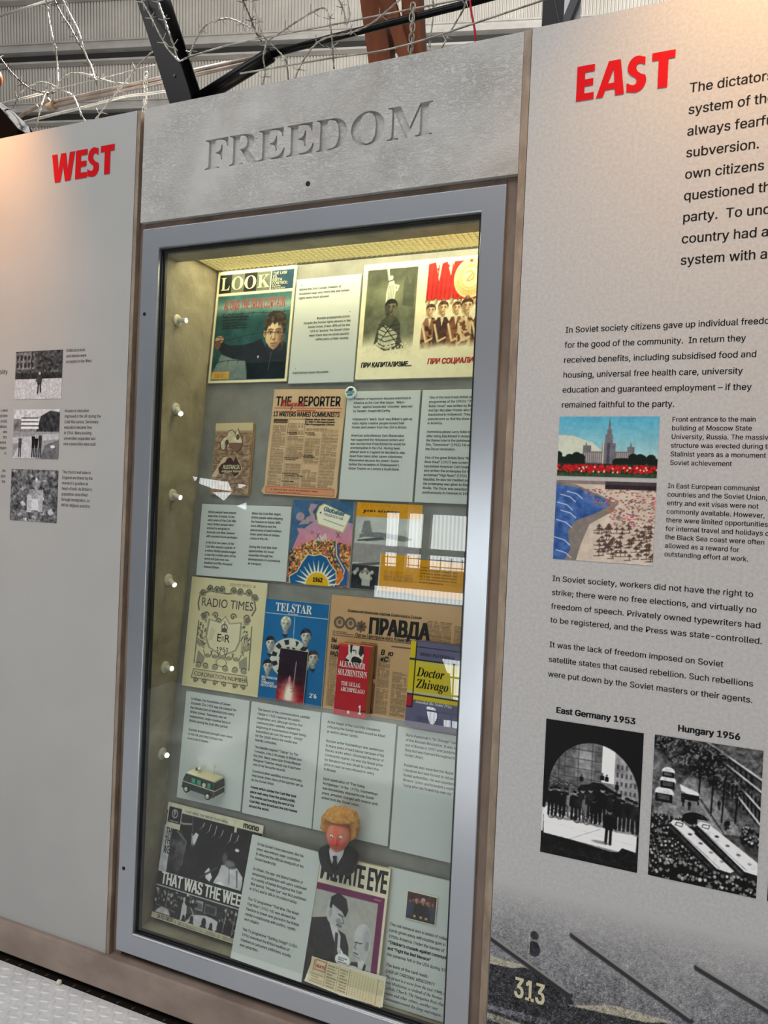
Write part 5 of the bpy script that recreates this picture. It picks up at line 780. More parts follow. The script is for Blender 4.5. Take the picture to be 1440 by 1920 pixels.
p.mix(lo, bw(30)); p.noise(9, 34, lo); p.poly([(.30, .05), (.305, .24), (.34, .255), (.36, .13), (.35, .05)], bw(186)); p.poly([(.36, .05), (.42, .13), (.58, .155), (.70, .13), (.68, .05)], bw(196)); p.poly([(.34, .255), (.40, .265), (.56, .16), (.43, .125), (.36, .12)], bw(70)); p.poly([(.33, .24), (.42, .13)], bw(210)); p.line([(.335, .25), (.44, .12), (.36, .055)], .012, bw(150)); p.rect(.44, .175, .515, .255, bw(150)); p.rect(.45, .185, .505, .235, bw(96)); p.poly([(.53, .165), (.66, .175), (.655, .245), (.53, .25)], bw(110)); p.poly([(.545, .175), (.645, .182), (.642, .23), (.545, .235)], bw(60)); p.ell(.60, .16, .05, .012, bw(30)); p.poly([(.70, .14), (.80, .12), (.80, .275), (.70, .275)], bw(56))
p.crowd(.02, .26, .13, .26, 46, .022, (16, 17, 20), (176, 174, 166)); p.crowd(.28, .44, .22, .27, 12, .02, (20, 20, 22), (200, 198, 190)); p.crowd(.70, 1, .08, .25, 60, .022, (16, 17, 20), (170, 168, 160)); [p.line([(x, .06), (x + .015, .26)], .006, bw(150)) for x in (.13, .74, .83, .91)]; p.poly([(.03, .055), (.20, .055), (.17, .10), (.10, .12), (.06, .09)], bw(170)); p.noise(30, 30, (p.X < .22) & lo); p.line([(.03, .12), (.24, .10)], .008, bw(110))
for x, k in ((.335, .8), (.42, 1), (.545, 1.25), (.62, .9), (.70, 1.2)): p.ell(x, .055 + .03 * k, .018 * k, .030 * k, bw(10)); p.poly([(x - .03 * k, .05), (x + .03 * k, .05), (x + .012 * k, .075), (x - .012 * k, .075)], bw(10))
p.rect(.012, .78, .165, .975, (206, 202, 180)); p.rect(.022, .83, .158, .965, bw(10)); p.ell(.09, .91, .034, .04, bw(170)); p.ell(.09, .91, .024, .028, bw(14)); p.line([(.083, .885), (.083, .935), (.098, .925), (.098, .91), (.083, .905)], .008, bw(190)); p.copy_lines(.04, .14, .838, .86, 1, bw(180), .8); p.rect(.72, .885, .745, .93, (206, 202, 180))
p.copy_lines(.25, .98, .012, .04, 2, (90, 86, 74), .6)
p.photo(8, 50, 1, 1.15); q = p.build(g, 0, 0, YP, 'printed_cover')
letters(q, ['THAT WAS THE WEEK THAT WAS'], .056, .2755, M['dark'], YT, size=.0080, xs=1.05); letters(q, ['mono'], .238, .2755, M['black'], YT, width=.046, size=.0190, bold=.035)
letters(q, ['THAT WAS THE WEEK'], .014, .0885, M['white'], YT, width=.262, size=.0390, bold=.030); letters(q, ['THAT', 'THE', 'WEEK'], .006, .2085, M['black'], YT, size=.0270, xs=.50, lead=.0225, bold=.02); letters(q, ['THAT', 'WAS'], .0300, .1440, M['black'], YT, size=.0230, xs=.46, lead=.0200, bold=.015); letters(q, ['DAVID FROST'], .018, .0030, M['black'], YT, size=.0125, xs=.62, bold=.02)

# ---- satirical magazine
g = item('magazine', 'thick satirical magazine showing two grey men with a purple border', 'magazine', (-.7575, .0169, .1858), .247, .0150)
b = MB(); b.box(0, .186, 0, .0008, 0, .286); b.build('cover_sheet', M['cardedge'], g); b = MB(); b.box(.001, .1853, .0009, .0150, .001, .285); b.build('page_block', noisy('cream_page_edges', (176, 158, 118), (206, 190, 150), 8, .7, 4, stretch=(1, 200, 1)), g)
p = Pic(.186, .286, (226, 220, 196), .0012, 42); pu = (112, 30, 84); p.rect(0, 0, .965, .775, pu); p.rect(.0, 0, .885, .725, (176, 176, 170)); p.noise(4, 6, (p.X < .885) & (p.Y < .725))
p.poly([(0, 0), (0, .50), (.22, .535), (.36, .47), (.50, .44), (.56, .36), (.60, .12), (.5, 0)], bw(40)); p.poly([(.245, .53), (.36, .49), (.44, .42), (.46, .26), (.34, .40)], bw(206)); p.poly([(.36, .44), (.40, .44), (.43, .18), (.40, .14), (.38, .30)], bw(52)); p.noise(30, 10, p.inside([(0, 0), (0, .5), (.5, .44), (.6, .12), (.5, 0)]))
p.poly([(.20, .56), (.22, .66), (.30, .70), (.40, .66), (.46, .56), (.44, .50), (.40, .47), (.32, .48), (.24, .51)], bw(190)); p.poly([(.24, .62), (.25, .69), (.34, .735), (.46, .70), (.50, .62), (.47, .56), (.42, .60), (.34, .62), (.28, .64), (.27, .58)], bw(34)); p.ell(.265, .575, .025, .035, bw(168)); p.line([(.38, .575), (.44, .565)], .018, bw(60)); p.line([(.43, .56), (.46, .52), (.43, .515)], .014, bw(110)); p.line([(.37, .495), (.43, .49)], .018, bw(70)); p.poly([(.34, .53), (.4, .47), (.44, .5), (.40, .55)], bw(130), .6)
p.poly([(.54, .0), (.56, .16), (.62, .26), (.78, .28), (.86, .24), (.885, .12), (.885, 0)], bw(46)); p.poly([(.70, .28), (.80, .30), (.74, .14)], bw(206)); p.poly([(.82, .27), (.885, .25), (.885, .0), (.80, .02), (.78, .16)], bw(186)); p.ell(.735, .44, .115, .115, bw(200)); p.poly([(.62, .42), (.62, .34), (.68, .29), (.80, .29), (.84, .38)], bw(188)); p.ell(.80, .40, .025, .035, bw(140)); p.ell(.79, .46, .05, .08, bw(150), a=.5, soft=.9); [p.line([(x, .405), (x + .045, .41)], .012, bw(60)) for x in (.635, .69)]; p.line([(.655, .40), (.64, .365), (.66, .36)], .012, bw(100)); p.line([(.64, .33), (.69, .325)], .014, bw(60)); p.line([(.64, .31), (.72, .30)], .01, bw(120)); p.noise(20, 8, (p.X < .885) & (p.Y < .725))
for x, y, w_ in ((.50, .255, .10), (.66, .19, .115)): p.ell(x, y, w_, .046, bw(236), soft=.04); p.copy_lines(x - .06, x + .06, y - .024, y + .024, 3, bw(80), .8)
p.poly([(.47, .28), (.45, .34), (.52, .29)], bw(236)); p.rect(.82, .745, .92, .755, (206, 160, 190), .8)
p.photo(5, 22, 1, 1.05); q = p.build(g, 0, 0, YP, 'printed_cover'); letters(q, ['PRIVATE EYE'], .010, .2330, M['black'], YT, width=.170, size=.0620, bold=.045)

# ---- form lying along the front
g = item('paper_form', 'small cream printed form with ruled columns propped before the satirical magazine', 'document', (-.7515, .0128, .1925), .262, -.030)
b = MB(); b.prism([(.0, .004), (.012, .058), (.1, .063), (.196, .069), (.1975, .008), (.1, .002)], 0, .0012); b.build('paper_sheet', M['cardedge'], g)
p = Pic(.184, .054, (218, 206, 168), .0011, 43); p.noise(6, 8); [p.rect(x, .02, x + .006, .98, (130, 110, 84)) for x in (.22, .39, .54, .92)]; [p.copy_lines(x0, x1, .06, .94, 8, (110, 96, 74), .6) for x0, x1 in ((.24, .37), (.41, .52))]; p.copy_lines(.02, .20, .06, .44, 4, (130, 116, 92), .5)
for i in range(9):
    for j in range(10): p.ell(.57 + .037 * i, .12 + .085 * j, .006, .016, (150, 132, 100))
p.line([(.07, .55), (.21, .55), (.21, .92), (.07, .92), (.07, .55)], .009, (176, 70, 56)); p.line([(.05, .48), (.05, .9)], .01, (176, 70, 56)); p.noise(60, 16, p.X > .92); q = p.build(g, .009, .006, YP, 'printed_form'); letters(q, ['BEATS'], .024, .0410, M['redink'], YT, width=.022, size=.0085, bold=.03)

# ---- trading card
g = thing('trading_card', 'small colour trading card of a group in dark robes on the lower right caption card', 'card', frame_mat(Vector((-.5826, .0403, .1822)), .2027, .0112) @ Matrix.Translation((.0535, -.005, .1903))); sheet(g, .0729, .0598, .005, 'cardedge', 'card')
p = Pic(.0695, .0564, (70, 46, 44), .0009, 44); p.noise(6, 20); [p.face(.12 + .11 * i, .66 + .04 * (i % 2), .05, (170, 110, 90), (70, 44, 36)) for i in range(8)]; p.rect(0, .1, .25, .6, (36, 66, 96), .8); p.rect(.75, .1, 1, .6, (40, 70, 96), .7); p.poly([(.22, .05), (.28, .55), (.42, .64), (.66, .60), (.78, .5), (.84, .05)], (30, 28, 34)); p.face(.34, .74, .075, (206, 148, 126), (60, 40, 36)); p.face(.55, .74, .078, (214, 160, 140), (176, 140, 120)); p.face(.74, .72, .07, (190, 130, 108), (70, 46, 40)); [p.ell(x, .14, .05, .05, (200, 150, 126)) for x in (.3, .52, .7)]; p.rect(0, 0, 1, .06, (40, 34, 40)); p.noise(20, 14); p.photo(6, 50, 2, 1.1); p.build(g, .0017, .0017, YP, 'printed_picture')

# ---- toy van
VAN = Matrix.Translation(bpt(.131, .376, .022)) @ Matrix.Rotation(R(-4), 4, 'Z') @ Matrix.Rotation(R(3), 4, 'Y')
g = thing('toy_van', 'green toy camper van with a cream roof fixed to a caption card', 'toy', VAN)
gr = plain('dark_green_enamel', (24, 52, 46), .3); gr2 = plain('black_green_enamel', (24, 34, 34), .3); crm = plain('cream_enamel', (196, 190, 150), .35)
def vanbody(z0, z1, x0b, x0t, x1, wy, name, mat, bev):        # nose at -x
    b = MB(); w2 = wy / 2; wt = w2 * .90
    b.add([(x0b, -w2, z0), (x1, -w2, z0), (x1, w2, z0), (x0b, w2, z0), (x0t, -wt, z1), (x1 - .002, -wt, z1), (x1 - .002, wt, z1), (x0t, wt, z1)], [(0, 1, 2, 3), (7, 6, 5, 4), (0, 4, 5, 1), (1, 5, 6, 2), (2, 6, 7, 3), (3, 7, 4, 0)])
    return b.build(name, mat, g, bevel=bev, seg=3)
vanbody(.0075, .0265, -.055, -.055, .055, .043, 'lower_body', gr, .0035); vanbody(.0262, .0475, -.0548, -.047, .0545, .0425, 'upper_body', gr2, .0045); vanbody(.0468, .0525, -.0455, -.0420, .0515, .0375, 'roof', crm, .0022)
b = MB(); b.box(-.0553, .0555, -.0218, .0218, .0255, .0275); b.build('trim_stripe', M['rod'], g)
b = MB(); b.box(-.058, -.0545, -.020, .020, .0085, .0125); b.build('bumper', M['rod'], g); b = MB(); b.box(.0545, .058, -.020, .020, .0085, .0125); b.build('bumper', M['rod'], g)
wg = plain('green_window', (44, 150, 112), .2); wdk = plain('dark_window', (40, 50, 52), .15)
for x0, x1 in ((-.022, -.010), (-.004, .009), (.030, .040)):
    b = MB(); b.add([(x0, -.02145, .030), (x1, -.02145, .030), (x1, -.0208, .0425), (x0, -.0208, .0425)], [(0, 1, 2, 3)]); b.v = [(x, y - .0004, z) for x, y, z in b.v]; b.build('side_window', wg, g)
b = MB(); b.add([(-.046, -.0218, .030), (-.030, -.0218, .030), (-.030, -.0212, .0425), (-.042, -.0212, .0425)], [(0, 1, 2, 3)]); b.build('side_window', wdk, g)
b = MB(); b.tube([(.020, -.0212, .034), (.020, -.0235, .034)], .0055, 16); b.build('side_roundel', M['spotbody'], g)
for x in (-.0365, .0345):
    for y in (-.0205, .0205):
        b = MB(); b.tube([(x, y - .004, .009), (x, y + .004, .009)], .0092, 20); t_ = b.build('wheel', M['rubber'], g, bevel=.001); b = MB(); sy = -1 if y < 0 else 1; b.tube([(x, y + sy * .0038, .009), (x, y + sy * .0052, .009)], [.0058, .0045], 16); b.build('hubcap', M['rod'], t_)
b = MB(); b.tube([(-.020, 0, .052), (-.020, 0, .057)], .0075, 14); b.ell((-.016, 0, .061), (.006, .006, .005)); b.build('roof_dish', M['rod'], g, smooth=False); b = MB(); b.ell((-.023, -.002, .0585), (.005, .005, .004)); b.build('roof_camera', gr2, g)
b = MB(); b.tube([(.028, .004, .052), (.029, .004, .083)], .0008, 6); b.tube([(.020, .004, .0815), (.036, .004, .084)], .0005, 5); b.tube([(.0285, -.001, .077), (.033, .008, .0785)], .0005, 5); b.tube([(.025, .004, .086), (.030, .004, .080)], .0005, 5); b.build('aerial_mast', M['rod'], g)

# ---- bust
BM = Matrix.Translation(bpt(.546, .276, .052)) @ Matrix.Rotation(R(11), 4, 'Z') @ Matrix.Rotation(R(2), 4, 'X')
g = thing('bust_figurine', 'small painted bust with bushy blond hair, red nose, black suit and tie', 'figurine', BM)
def blob(name, c, r, fn, mat, nu=48, nv=32, cols=None):
    b = MB(); b.ell((0, 0, 0), (1, 1, 1), nu, nv); vs = []; cc = []
    for v_ in b.v:
        q_, k_ = fn(Vector(v_)); vs.append((c[0] + q_[0] * r[0], c[1] + q_[1] * r[1], c[2] + q_[2] * r[2])); cc.append(k_)
    b.v = vs; o_ = b.build(name, mat, g, smooth=True)
    if cols: a_ = o_.data.color_attributes.new('ink', 'FLOAT_COLOR', 'POINT'); a_.data.foreach_set('color', np.array([(*lin(k_), 1) for k_ in cc]).ravel())
    return o_
gs = lambda v_, c, s_: math.exp(-((v_.x - c[0]) ** 2 + (v_.z - c[1]) ** 2) / (2 * s_ * s_)) if v_.y < .1 else 0
def headf(v_):
    q_ = v_.copy(); f_ = 0
    f_ += .30 * gs(v_, (0, -.10), .12) + .22 * gs(v_, (0, .12), .09) + .06 * gs(v_, (0, -.20), .09)       # long drooping nose
    f_ += .16 * gs(v_, (-.45, -.22), .22) + .16 * gs(v_, (.45, -.22), .22)                                # cheeks
    f_ -= .22 * gs(v_, (-.36, .18), .15) + .22 * gs(v_, (.36, .18), .15)                                  # sockets
    f_ += .14 * gs(v_, (-.36, .40), .13) + .14 * gs(v_, (.36, .40), .13)                                  # brow
    f_ += .22 * gs(v_, (0, -.84), .17) - .16 * gs(v_, (0, -.55), .05) + .12 * gs(v_, (0, -.48), .06) + .10 * gs(v_, (0, -.63), .06)   # lips and chin
    f_ -= .05 * (abs(math.sin(v_.z * 22)) if v_.z > .42 else 0) * gs(v_, (0, .6), .3)                     # furrowed forehead
    q_.y -= f_; q_.z -= .02 * gs(v_, (0, -.18), .12); q_.x *= 1 - .10 * max(0, -v_.z)
    red = min(1, .95 * gs(v_, (0, -.15), .20) + .75 * gs(v_, (-.45, -.3), .28) + .75 * gs(v_, (.45, -.3), .28) + .5 * gs(v_, (0, .5), .3)); sk = np.array((224, 142, 112)); k_ = sk * (1 - red) + np.array((214, 70, 62)) * red
    lp_ = min(1, 1.2 * math.exp(-(v_.x ** 2 / .07 + (v_.z + .56) ** 2 / .006)) if v_.y < 0 else 0); return q_, k_ * (1 - .5 * lp_) + np.array((170, 40, 44)) * .5 * lp_
blob('head', (0, -.003, .0945), (.0285, .0255, .036), headf, M['ink'], 56, 40, True)
hr = noisy('blond_hair', (176, 118, 46), (220, 164, 84), 120, .6, 4, bump=.3, bscale=300)
from mathutils import noise as MN
def hairf(v_):
    q_ = v_.copy(); k_ = 1 + .12 * MN.noise(v_ * 3.2) + .07 * MN.noise(v_ * 7); q_ *= k_
    if v_.y < -.1 and v_.z < .35: q_.y = max(q_.y, -.25 + .8 * max(0, abs(v_.x) - .5) * -1)
    return q_, (0, 0, 0)
blob('hair', (.001, .010, .1155), (.0465, .035, .041), hairf, hr)
for sx in (-1, 1):
    b = MB(); b.ell((sx * .0105, -.0235, .1015), (.0050, .0042, .0046), 14, 10); e_ = b.build('eye', plain('eye_white', (226, 214, 206), .3), g, smooth=True); b = MB(); b.ell((sx * .0105 - .0006, -.0272, .1010), (.0018, .0010, .0018), 10, 8); b.build('pupil', M['black'], e_)
def suitf(v_):
    q_ = v_.copy(); t = (v_.z + 1) / 2; prof = .82 + .34 * math.sin(min(1, t * 1.15) * math.pi * .55) if t < .72 else max(0, 1.15 * (1 - ((t - .72) / .28) ** 2 * .72)); rr_ = max(1e-6, math.hypot(v_.x, v_.y)); s0 = math.sqrt(max(0, 1 - v_.z * v_.z)); 
    base = s0 if t < .12 else prof; base = min(base, 1.16); q_.x = v_.x / rr_ * base; q_.y = v_.y / rr_ * base * (1 if v_.y > 0 else .95); return q_, (0, 0, 0)
blob('suit_jacket', (0, .004, .033), (.0425, .0280, .034), suitf, plain('black_suit', (12, 13, 16), .45, spec=.25), 40, 28)
b = MB(); b.add([(-.0175, -.0195, .064), (.0175, -.0195, .064), (.012, -.0275, .046), (0, -.0315, .028), (-.012, -.0275, .046), (0, -.0260, .062)], [(0, 5, 4), (5, 1, 2), (5, 2, 3, 4)]); b.add([(-.0170, -.004, .072), (.0170, -.004, .072), (.0175, -.0195, .064), (-.0175, -.0195, .064), (0, -.0260, .062)], [(0, 1, 2, 4, 3)]); b.build('shirt', plain('white_shirt', (206, 206, 210), .5), g)
b = MB(); b.prism([(-.005, .0585), (.005, .0585), (.003, .051), (.0065, .038), (0, .026), (-.0065, .038), (-.003, .051)], -.0335, -.0285); b.build('tie', M['black'], g, bevel=.0006)
for sx in (-1, 1):
    b = MB(); b.add([(sx * .0190, -.0200, .067), (sx * .0265, -.0205, .058), (sx * .0185, -.0325, .044), (sx * .001, -.0345, .020), (sx * .0085, -.0320, .044), (sx * .0160, -.0262, .058)], [(0, 1, 2, 5), (5, 2, 3, 4)]); b.build('lapel', plain('black_lapel', (18, 19, 23), .4, spec=.25), g)

# ---- six little spotlights on the left wall of the case
for n_, (pos, d_) in enumerate((((-1.2427, .082, 1.775), (.028, .002, -.001)), ((-1.2427, .091, 1.543), (.028, -.014, -.015)), ((-1.2427, .091, 1.314), (.028, -.002, -.006)), ((-1.2427, .087, 1.088), (.028, -.008, -.011)), ((-1.2427, .088, .854), (.028, -.007, .001)), ((-1.2427, .090, .621), (.028, -.015, .005)))):
    g = thing('spotlight', ['topmost', 'second from the top', 'third from the top', 'third from the bottom', 'second from the bottom', 'lowest'][n_] + ' small pale spotlight on the left side wall inside the case', 'spotlight', Matrix.Translation(pos), 'spotlights down the left wall of the case')
    b = MB(); b.tube([(0, 0, 0), (.003, 0, 0), (.0055, 0, 0)], [.0160, .0155, .0105], 24); b.build('wall_disc', M['spotbody'], g); D_ = Vector(d_); b = MB(); b.tube([Vector((.004, 0, 0)), D_ * .55, D_], [.0062, .0068, .0068], 16); b.build('lamp_barrel', M['spotbody'], g, smooth=False)
    b = MB(); b.tube([D_ * 1.001, D_ * 1.03], .0058, 16); b.build('lens', M['spotglow'], g)
    tip = Vector(pos) + D_ * 1.12; lamp_w = .34; lamp('exhibit_spot', 'SPOT', tip, tip + D_ * .5 + Vector((.09, .006, -.01)), lamp_w, (1, .98, .94), spot_size=R(80), spot_blend=1, shadow_soft_size=.006)

# ================================================================ behind the wall: barbed wire, posts, tubes
def smooth(P, n=9):
    P = [Vector(p) for p in P]; Q = [P[0] * 2 - P[1]] + P + [P[-1] * 2 - P[-2]]; out = []
    for i in range(1, len(Q) - 2):
        for k in range(n):
            t = k / n; a, b_, c, d = Q[i - 1], Q[i], Q[i + 1], Q[i + 2]; out.append(.5 * ((2 * b_) + (c - a) * t + (2 * a - 5 * b_ + 4 * c - d) * t * t + (3 * b_ - a - 3 * c + d) * t ** 3))
    return out + [Q[-2]]
WIRES = {
'w1': [[-1.911,0.22,2.869],[-1.917,0.24,2.822],[-1.875,0.215,2.752],[-1.848,0.201,2.701],[-1.866,0.23,2.689],[-1.864,0.236,2.642],[-1.827,0.206,2.577],[-1.834,0.208,2.555],[-1.89,0.237,2.569]] ,
'w2': [[-1.928,0.26,2.899],[-1.904,0.28,2.844],[-1.841,0.255,2.777],[-1.789,0.241,2.709],[-1.79,0.27,2.689],[-1.768,0.276,2.647],[-1.714,0.246,2.576]] ,
'w3': [[-1.87,0.24,2.873],[-1.841,0.26,2.81],[-1.784,0.235,2.741],[-1.748,0.221,2.677],[-1.758,0.25,2.658],[-1.744,0.256,2.631],[-1.699,0.226,2.57]] ,
'w4': [[-2.109,0.2,2.718],[-2.097,0.22,2.705],[-2.029,0.195,2.644],[-1.97,0.181,2.594],[-1.951,0.21,2.576],[-1.889,0.216,2.552],[-1.818,0.186,2.527]] ,
'w5': [[-1.983,0.17,2.444],[-1.999,0.19,2.49],[-1.953,0.165,2.511],[-1.912,0.151,2.526],[-1.905,0.18,2.56],[-1.873,0.186,2.568],[-1.802,0.156,2.532],[-1.76,0.158,2.51],[-1.748,0.187,2.508],[-1.721,0.178,2.479],[-1.677,0.151,2.43],[-1.671,0.167,2.406]] ,
'w6': [[-1.816,0.16,2.524],[-1.847,0.18,2.529],[-1.831,0.155,2.485],[-1.823,0.141,2.453],[-1.874,0.17,2.406]] ,
'w7': [[-1.93,0.28,2.592],[-1.937,0.3,2.623],[-1.888,0.275,2.626],[-1.845,0.261,2.628],[-1.826,0.29,2.645],[-1.783,0.296,2.633],[-1.713,0.266,2.593],[-1.661,0.268,2.574],[-1.636,0.297,2.582]] ,
'w8': [[-1.621,0.15,2.39],[-1.585,0.17,2.453],[-1.511,0.145,2.475],[-1.462,0.131,2.498],[-1.436,0.16,2.554],[-1.405,0.166,2.57]] ,
'w9': [[-1.423,0.09,2.675],[-1.427,0.11,2.672],[-1.366,0.085,2.592],[-1.326,0.071,2.533],[-1.321,0.1,2.511],[-1.291,0.106,2.479]] ,
'w10': [[-1.363,0.09,2.662],[-1.372,0.11,2.66],[-1.325,0.085,2.584],[-1.294,0.071,2.527],[-1.3,0.1,2.51],[-1.29,0.106,2.479],[-1.24,0.076,2.458]] ,
'w11': [[-1.35,0.21,2.472],[-1.363,0.23,2.5],[-1.338,0.205,2.535],[-1.32,0.191,2.553],[-1.334,0.22,2.595],[-1.316,0.226,2.633],[-1.267,0.196,2.628],[-1.233,0.198,2.633],[-1.219,0.227,2.651],[-1.177,0.218,2.626],[-1.115,0.191,2.578],[-1.095,0.207,2.56]] ,
'w12': [[-1.189,0.23,2.716],[-1.193,0.25,2.712],[-1.147,0.225,2.635],[-1.12,0.211,2.585],[-1.12,0.24,2.577]] ,
'w13': [[-1.12,0.18,2.668],[-1.126,0.2,2.665],[-1.094,0.175,2.595],[-1.066,0.161,2.536],[-1.062,0.19,2.532],[-1.044,0.196,2.515],[-1.005,0.166,2.473],[-0.993,0.168,2.452],[-1.003,0.197,2.426]] ,
'w14': [[-1.059,0.16,2.404],[-1.065,0.18,2.449],[-1.056,0.155,2.468],[-1.043,0.141,2.482],[-1.053,0.17,2.523],[-1.014,0.176,2.544],[-0.949,0.146,2.54],[-0.905,0.148,2.556],[-0.891,0.177,2.577],[-0.872,0.168,2.542],[-0.854,0.141,2.501],[-0.856,0.157,2.471],[-0.86,0.18,2.419]] ,
'w15': [[-0.956,0.15,2.397],[-0.95,0.17,2.443],[-0.907,0.145,2.461],[-0.863,0.131,2.468],[-0.811,0.16,2.488],[-0.763,0.166,2.501],[-0.708,0.136,2.5],[-0.662,0.138,2.53]] ,
'w16': [[-0.9,0.25,2.665],[-0.884,0.27,2.627],[-0.865,0.245,2.575],[-0.848,0.231,2.584],[-0.873,0.26,2.666]] ,
'w18': [[-0.627,0.25,2.605],[-0.63,0.27,2.569],[-0.624,0.245,2.505],[-0.621,0.231,2.459]] ,
'w19': [[-0.568,0.16,2.399],[-0.545,0.18,2.462],[-0.513,0.155,2.483],[-0.501,0.141,2.505]] ,
's2': [[-1.937,0.3,2.618],[-1.538,0.3,2.623]] ,
's3': [[-1.34,0.19,2.542],[-1.172,0.19,2.55],[-0.88,0.19,2.541],[-0.486,0.19,2.529]] ,
's4': [[-1.137,0.17,2.452],[-0.866,0.17,2.442],[-0.663,0.17,2.435],[-0.317,0.17,2.473]] ,
'r1': [[-2.291,0.35,2.956],[-2.008,0.35,2.961]] ,
'r0': [[-2.213,0.3,2.609],[-1.976,0.3,2.616]] ,
'r2': [[-1.946,0.19,2.458],[-1.824,0.19,2.462],[-1.717,0.19,2.464],[-1.615,0.19,2.468],[-1.535,0.19,2.469],[-1.457,0.19,2.463],[-1.373,0.19,2.458]] ,
'tan': [[-2.116,0.3,2.549],[-1.966,0.3,2.591]] ,
'pipe': [[-1.991,0.33,2.599],[-1.195,0.33,2.6]] ,
'pipe2': [[-1.99,0.33,2.585],[-1.194,0.33,2.588]] ,
'cord':[[-.5120,.2090,2.5320],[-.5100,.1905,2.5260],[-.5050,.1925,2.4920],[-.4960,.196,2.4520],[-.4940,.198,2.4150]],
'tubeA': [[-1.328,0.2,2.411],[-1.252,0.2,2.443],[-1.062,0.2,2.505]] ,
'tubeB': [[-1.067,0.2,2.506],[-0.884,0.2,2.514],[-0.541,0.2,2.523],[-0.386,0.2,2.531]] ,
}
WL = dict(w1='bright barbed wire strand hanging straight down near the top left corner', w2='dark-topped barbed wire strand slanting beside a bright one, upper left', w3='bright sunlit barbed wire strand slanting down right of the dark one, upper left', w4='dark barbed wire strand sagging in from the left frame edge beside the copper lamp', w5='bright barbed wire loop arching over the black floodlight at far left', w6='short white barbed wire end dropping to the top of the west panel', w7='barbed wire arch crossing just above the pale double pipe', w8='barbed wire strand climbing right towards the slanting black post', w9='barbed wire strand running down the face of the slanting black post', w10='bright barbed wire strand along the right edge of the slanting black post', w11='barbed wire arch just right of the slanting black post', w12='short dark barbed wire strand coming down from the top left of the black tube joint', w13='barbed wire strand crossing behind the black tube joint', w14='long barbed wire strand rising right in a hook above the lintel', w15='barbed wire strand rising across the brown timber post', w16='tangled barbed wire loop left of the brown timber post', w18='short thin barbed wire hanging right of the steel chain', w19='barbed wire strand slanting up to the black tube near the red cord')
def barbed(key):
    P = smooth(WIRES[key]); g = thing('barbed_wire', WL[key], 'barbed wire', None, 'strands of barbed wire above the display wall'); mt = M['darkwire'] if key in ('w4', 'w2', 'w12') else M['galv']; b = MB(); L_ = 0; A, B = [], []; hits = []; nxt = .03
    Q = [P[0]]                                        # even spacing so that the twist is regular
    for a, c in zip(P[:-1], P[1:]): n_ = max(1, int((c - a).length / .004)); Q += [a.lerp(c, (k + 1) / n_) for k in range(n_)]
    for i, q_ in enumerate(Q):
        t = (Q[min(i + 1, len(Q) - 1)] - Q[max(i - 1, 0)]).normalized(); u = t.cross(Vector((0, 1, 0))); u = (u if u.length > .05 else t.cross(Vector((1, 0, 0)))).normalized(); w_ = t.cross(u); a = L_ / .046 * 6.283; d_ = (u * math.cos(a) + w_ * math.sin(a)) * .0011; A.append(q_ + d_); B.append(q_ - d_)
        if i: L_ += (q_ - Q[i - 1]).length
        if L_ > nxt and i < len(Q) - 3: hits.append((q_, t, u, w_)); nxt += .095
    b.tube(A, .0015, 5); b.tube(B, .0015, 5); b.build('wire', mt, g, smooth=True)
    for q_, t, u, w_ in hits:
        b = MB(); b.tube([q_ - t * .004 + u * .0016, q_ + w_ * .0026, q_ + t * .002 - u * .0026, q_ + t * .004 - w_ * .0026, q_ + t * .005 + u * .002], .0011, 5)
        for k_, (cu, cw) in enumerate(((.8, .4), (-.7, .5), (.5, -.7), (-.6, -.6))): s_ = t * (.004 if k_ % 2 else -.003); dr = (u * cu + w_ * cw + t * (.5 if k_ in (0, 3) else -.5)).normalized(); b.tube([q_ + s_, q_ + s_ + dr * .019], [.0013, .0008], 5)
        b.build('barb', mt, g)
    return g
for k_ in WIRES:
    if k_[0] == 'w': barbed(k_)
def rodt(name, label, cat, key, r, mat, n=10, ext=0): b = MB(); P = smooth(WIRES[key], 6) if len(WIRES[key]) > 2 else [Vector(q_) for q_ in WIRES[key]]; b.tube(P, r, n); return tag(b.build(name, M[mat], smooth=True), label, cat)
for k_, l_ in (('s2', 'thin stay wire under the barbed wire at upper left'), ('s3', 'thin stay wire crossing above the black tube'), ('s4', 'thin stay wire just above the concrete lintel')): rodt('stay_wire', l_, 'wire', k_, .0014 if k_ == 's2' else .0022, 'galv')
rodt('steel_rod', 'pale thin rod across the very top left corner', 'rod', 'r1', .0042, 'rod'); rodt('steel_rod', 'bright white rod ending over the black floodlight at left', 'rod', 'r0', .0045, 'rod'); rodt('flexible_conduit', 'bright curved conduit just above the top edge of the west panel', 'conduit', 'r2', .0042, 'rod'); rodt('steel_tube', 'short tan tube slanting up to the end of the double pipe', 'tube', 'tan', .006, 'tan')
g = thing('double_pipe', 'pale double steel pipe running along behind the west panel and lintel', 'pipe', None)
for k_ in ('pipe', 'pipe2'): b = MB(); b.tube([Vector(q_) for q_ in WIRES[k_]], .0058, 14); b.build('pipe', M['pipe'], g, smooth=True)
b = MB(); b.tube([(-1.999, .331, 2.590), (-1.975, .331, 2.590)], .0165, 20); b.build('end_collar', M['tan'], g, smooth=False)
rodt('cord', 'thin red cord hanging above the right end of the lintel', 'cord', 'cord', .0026, 'cord', 8)
g = thing('black_post', 'slanting black steel post rising behind the left part of the lintel', 'post', None)
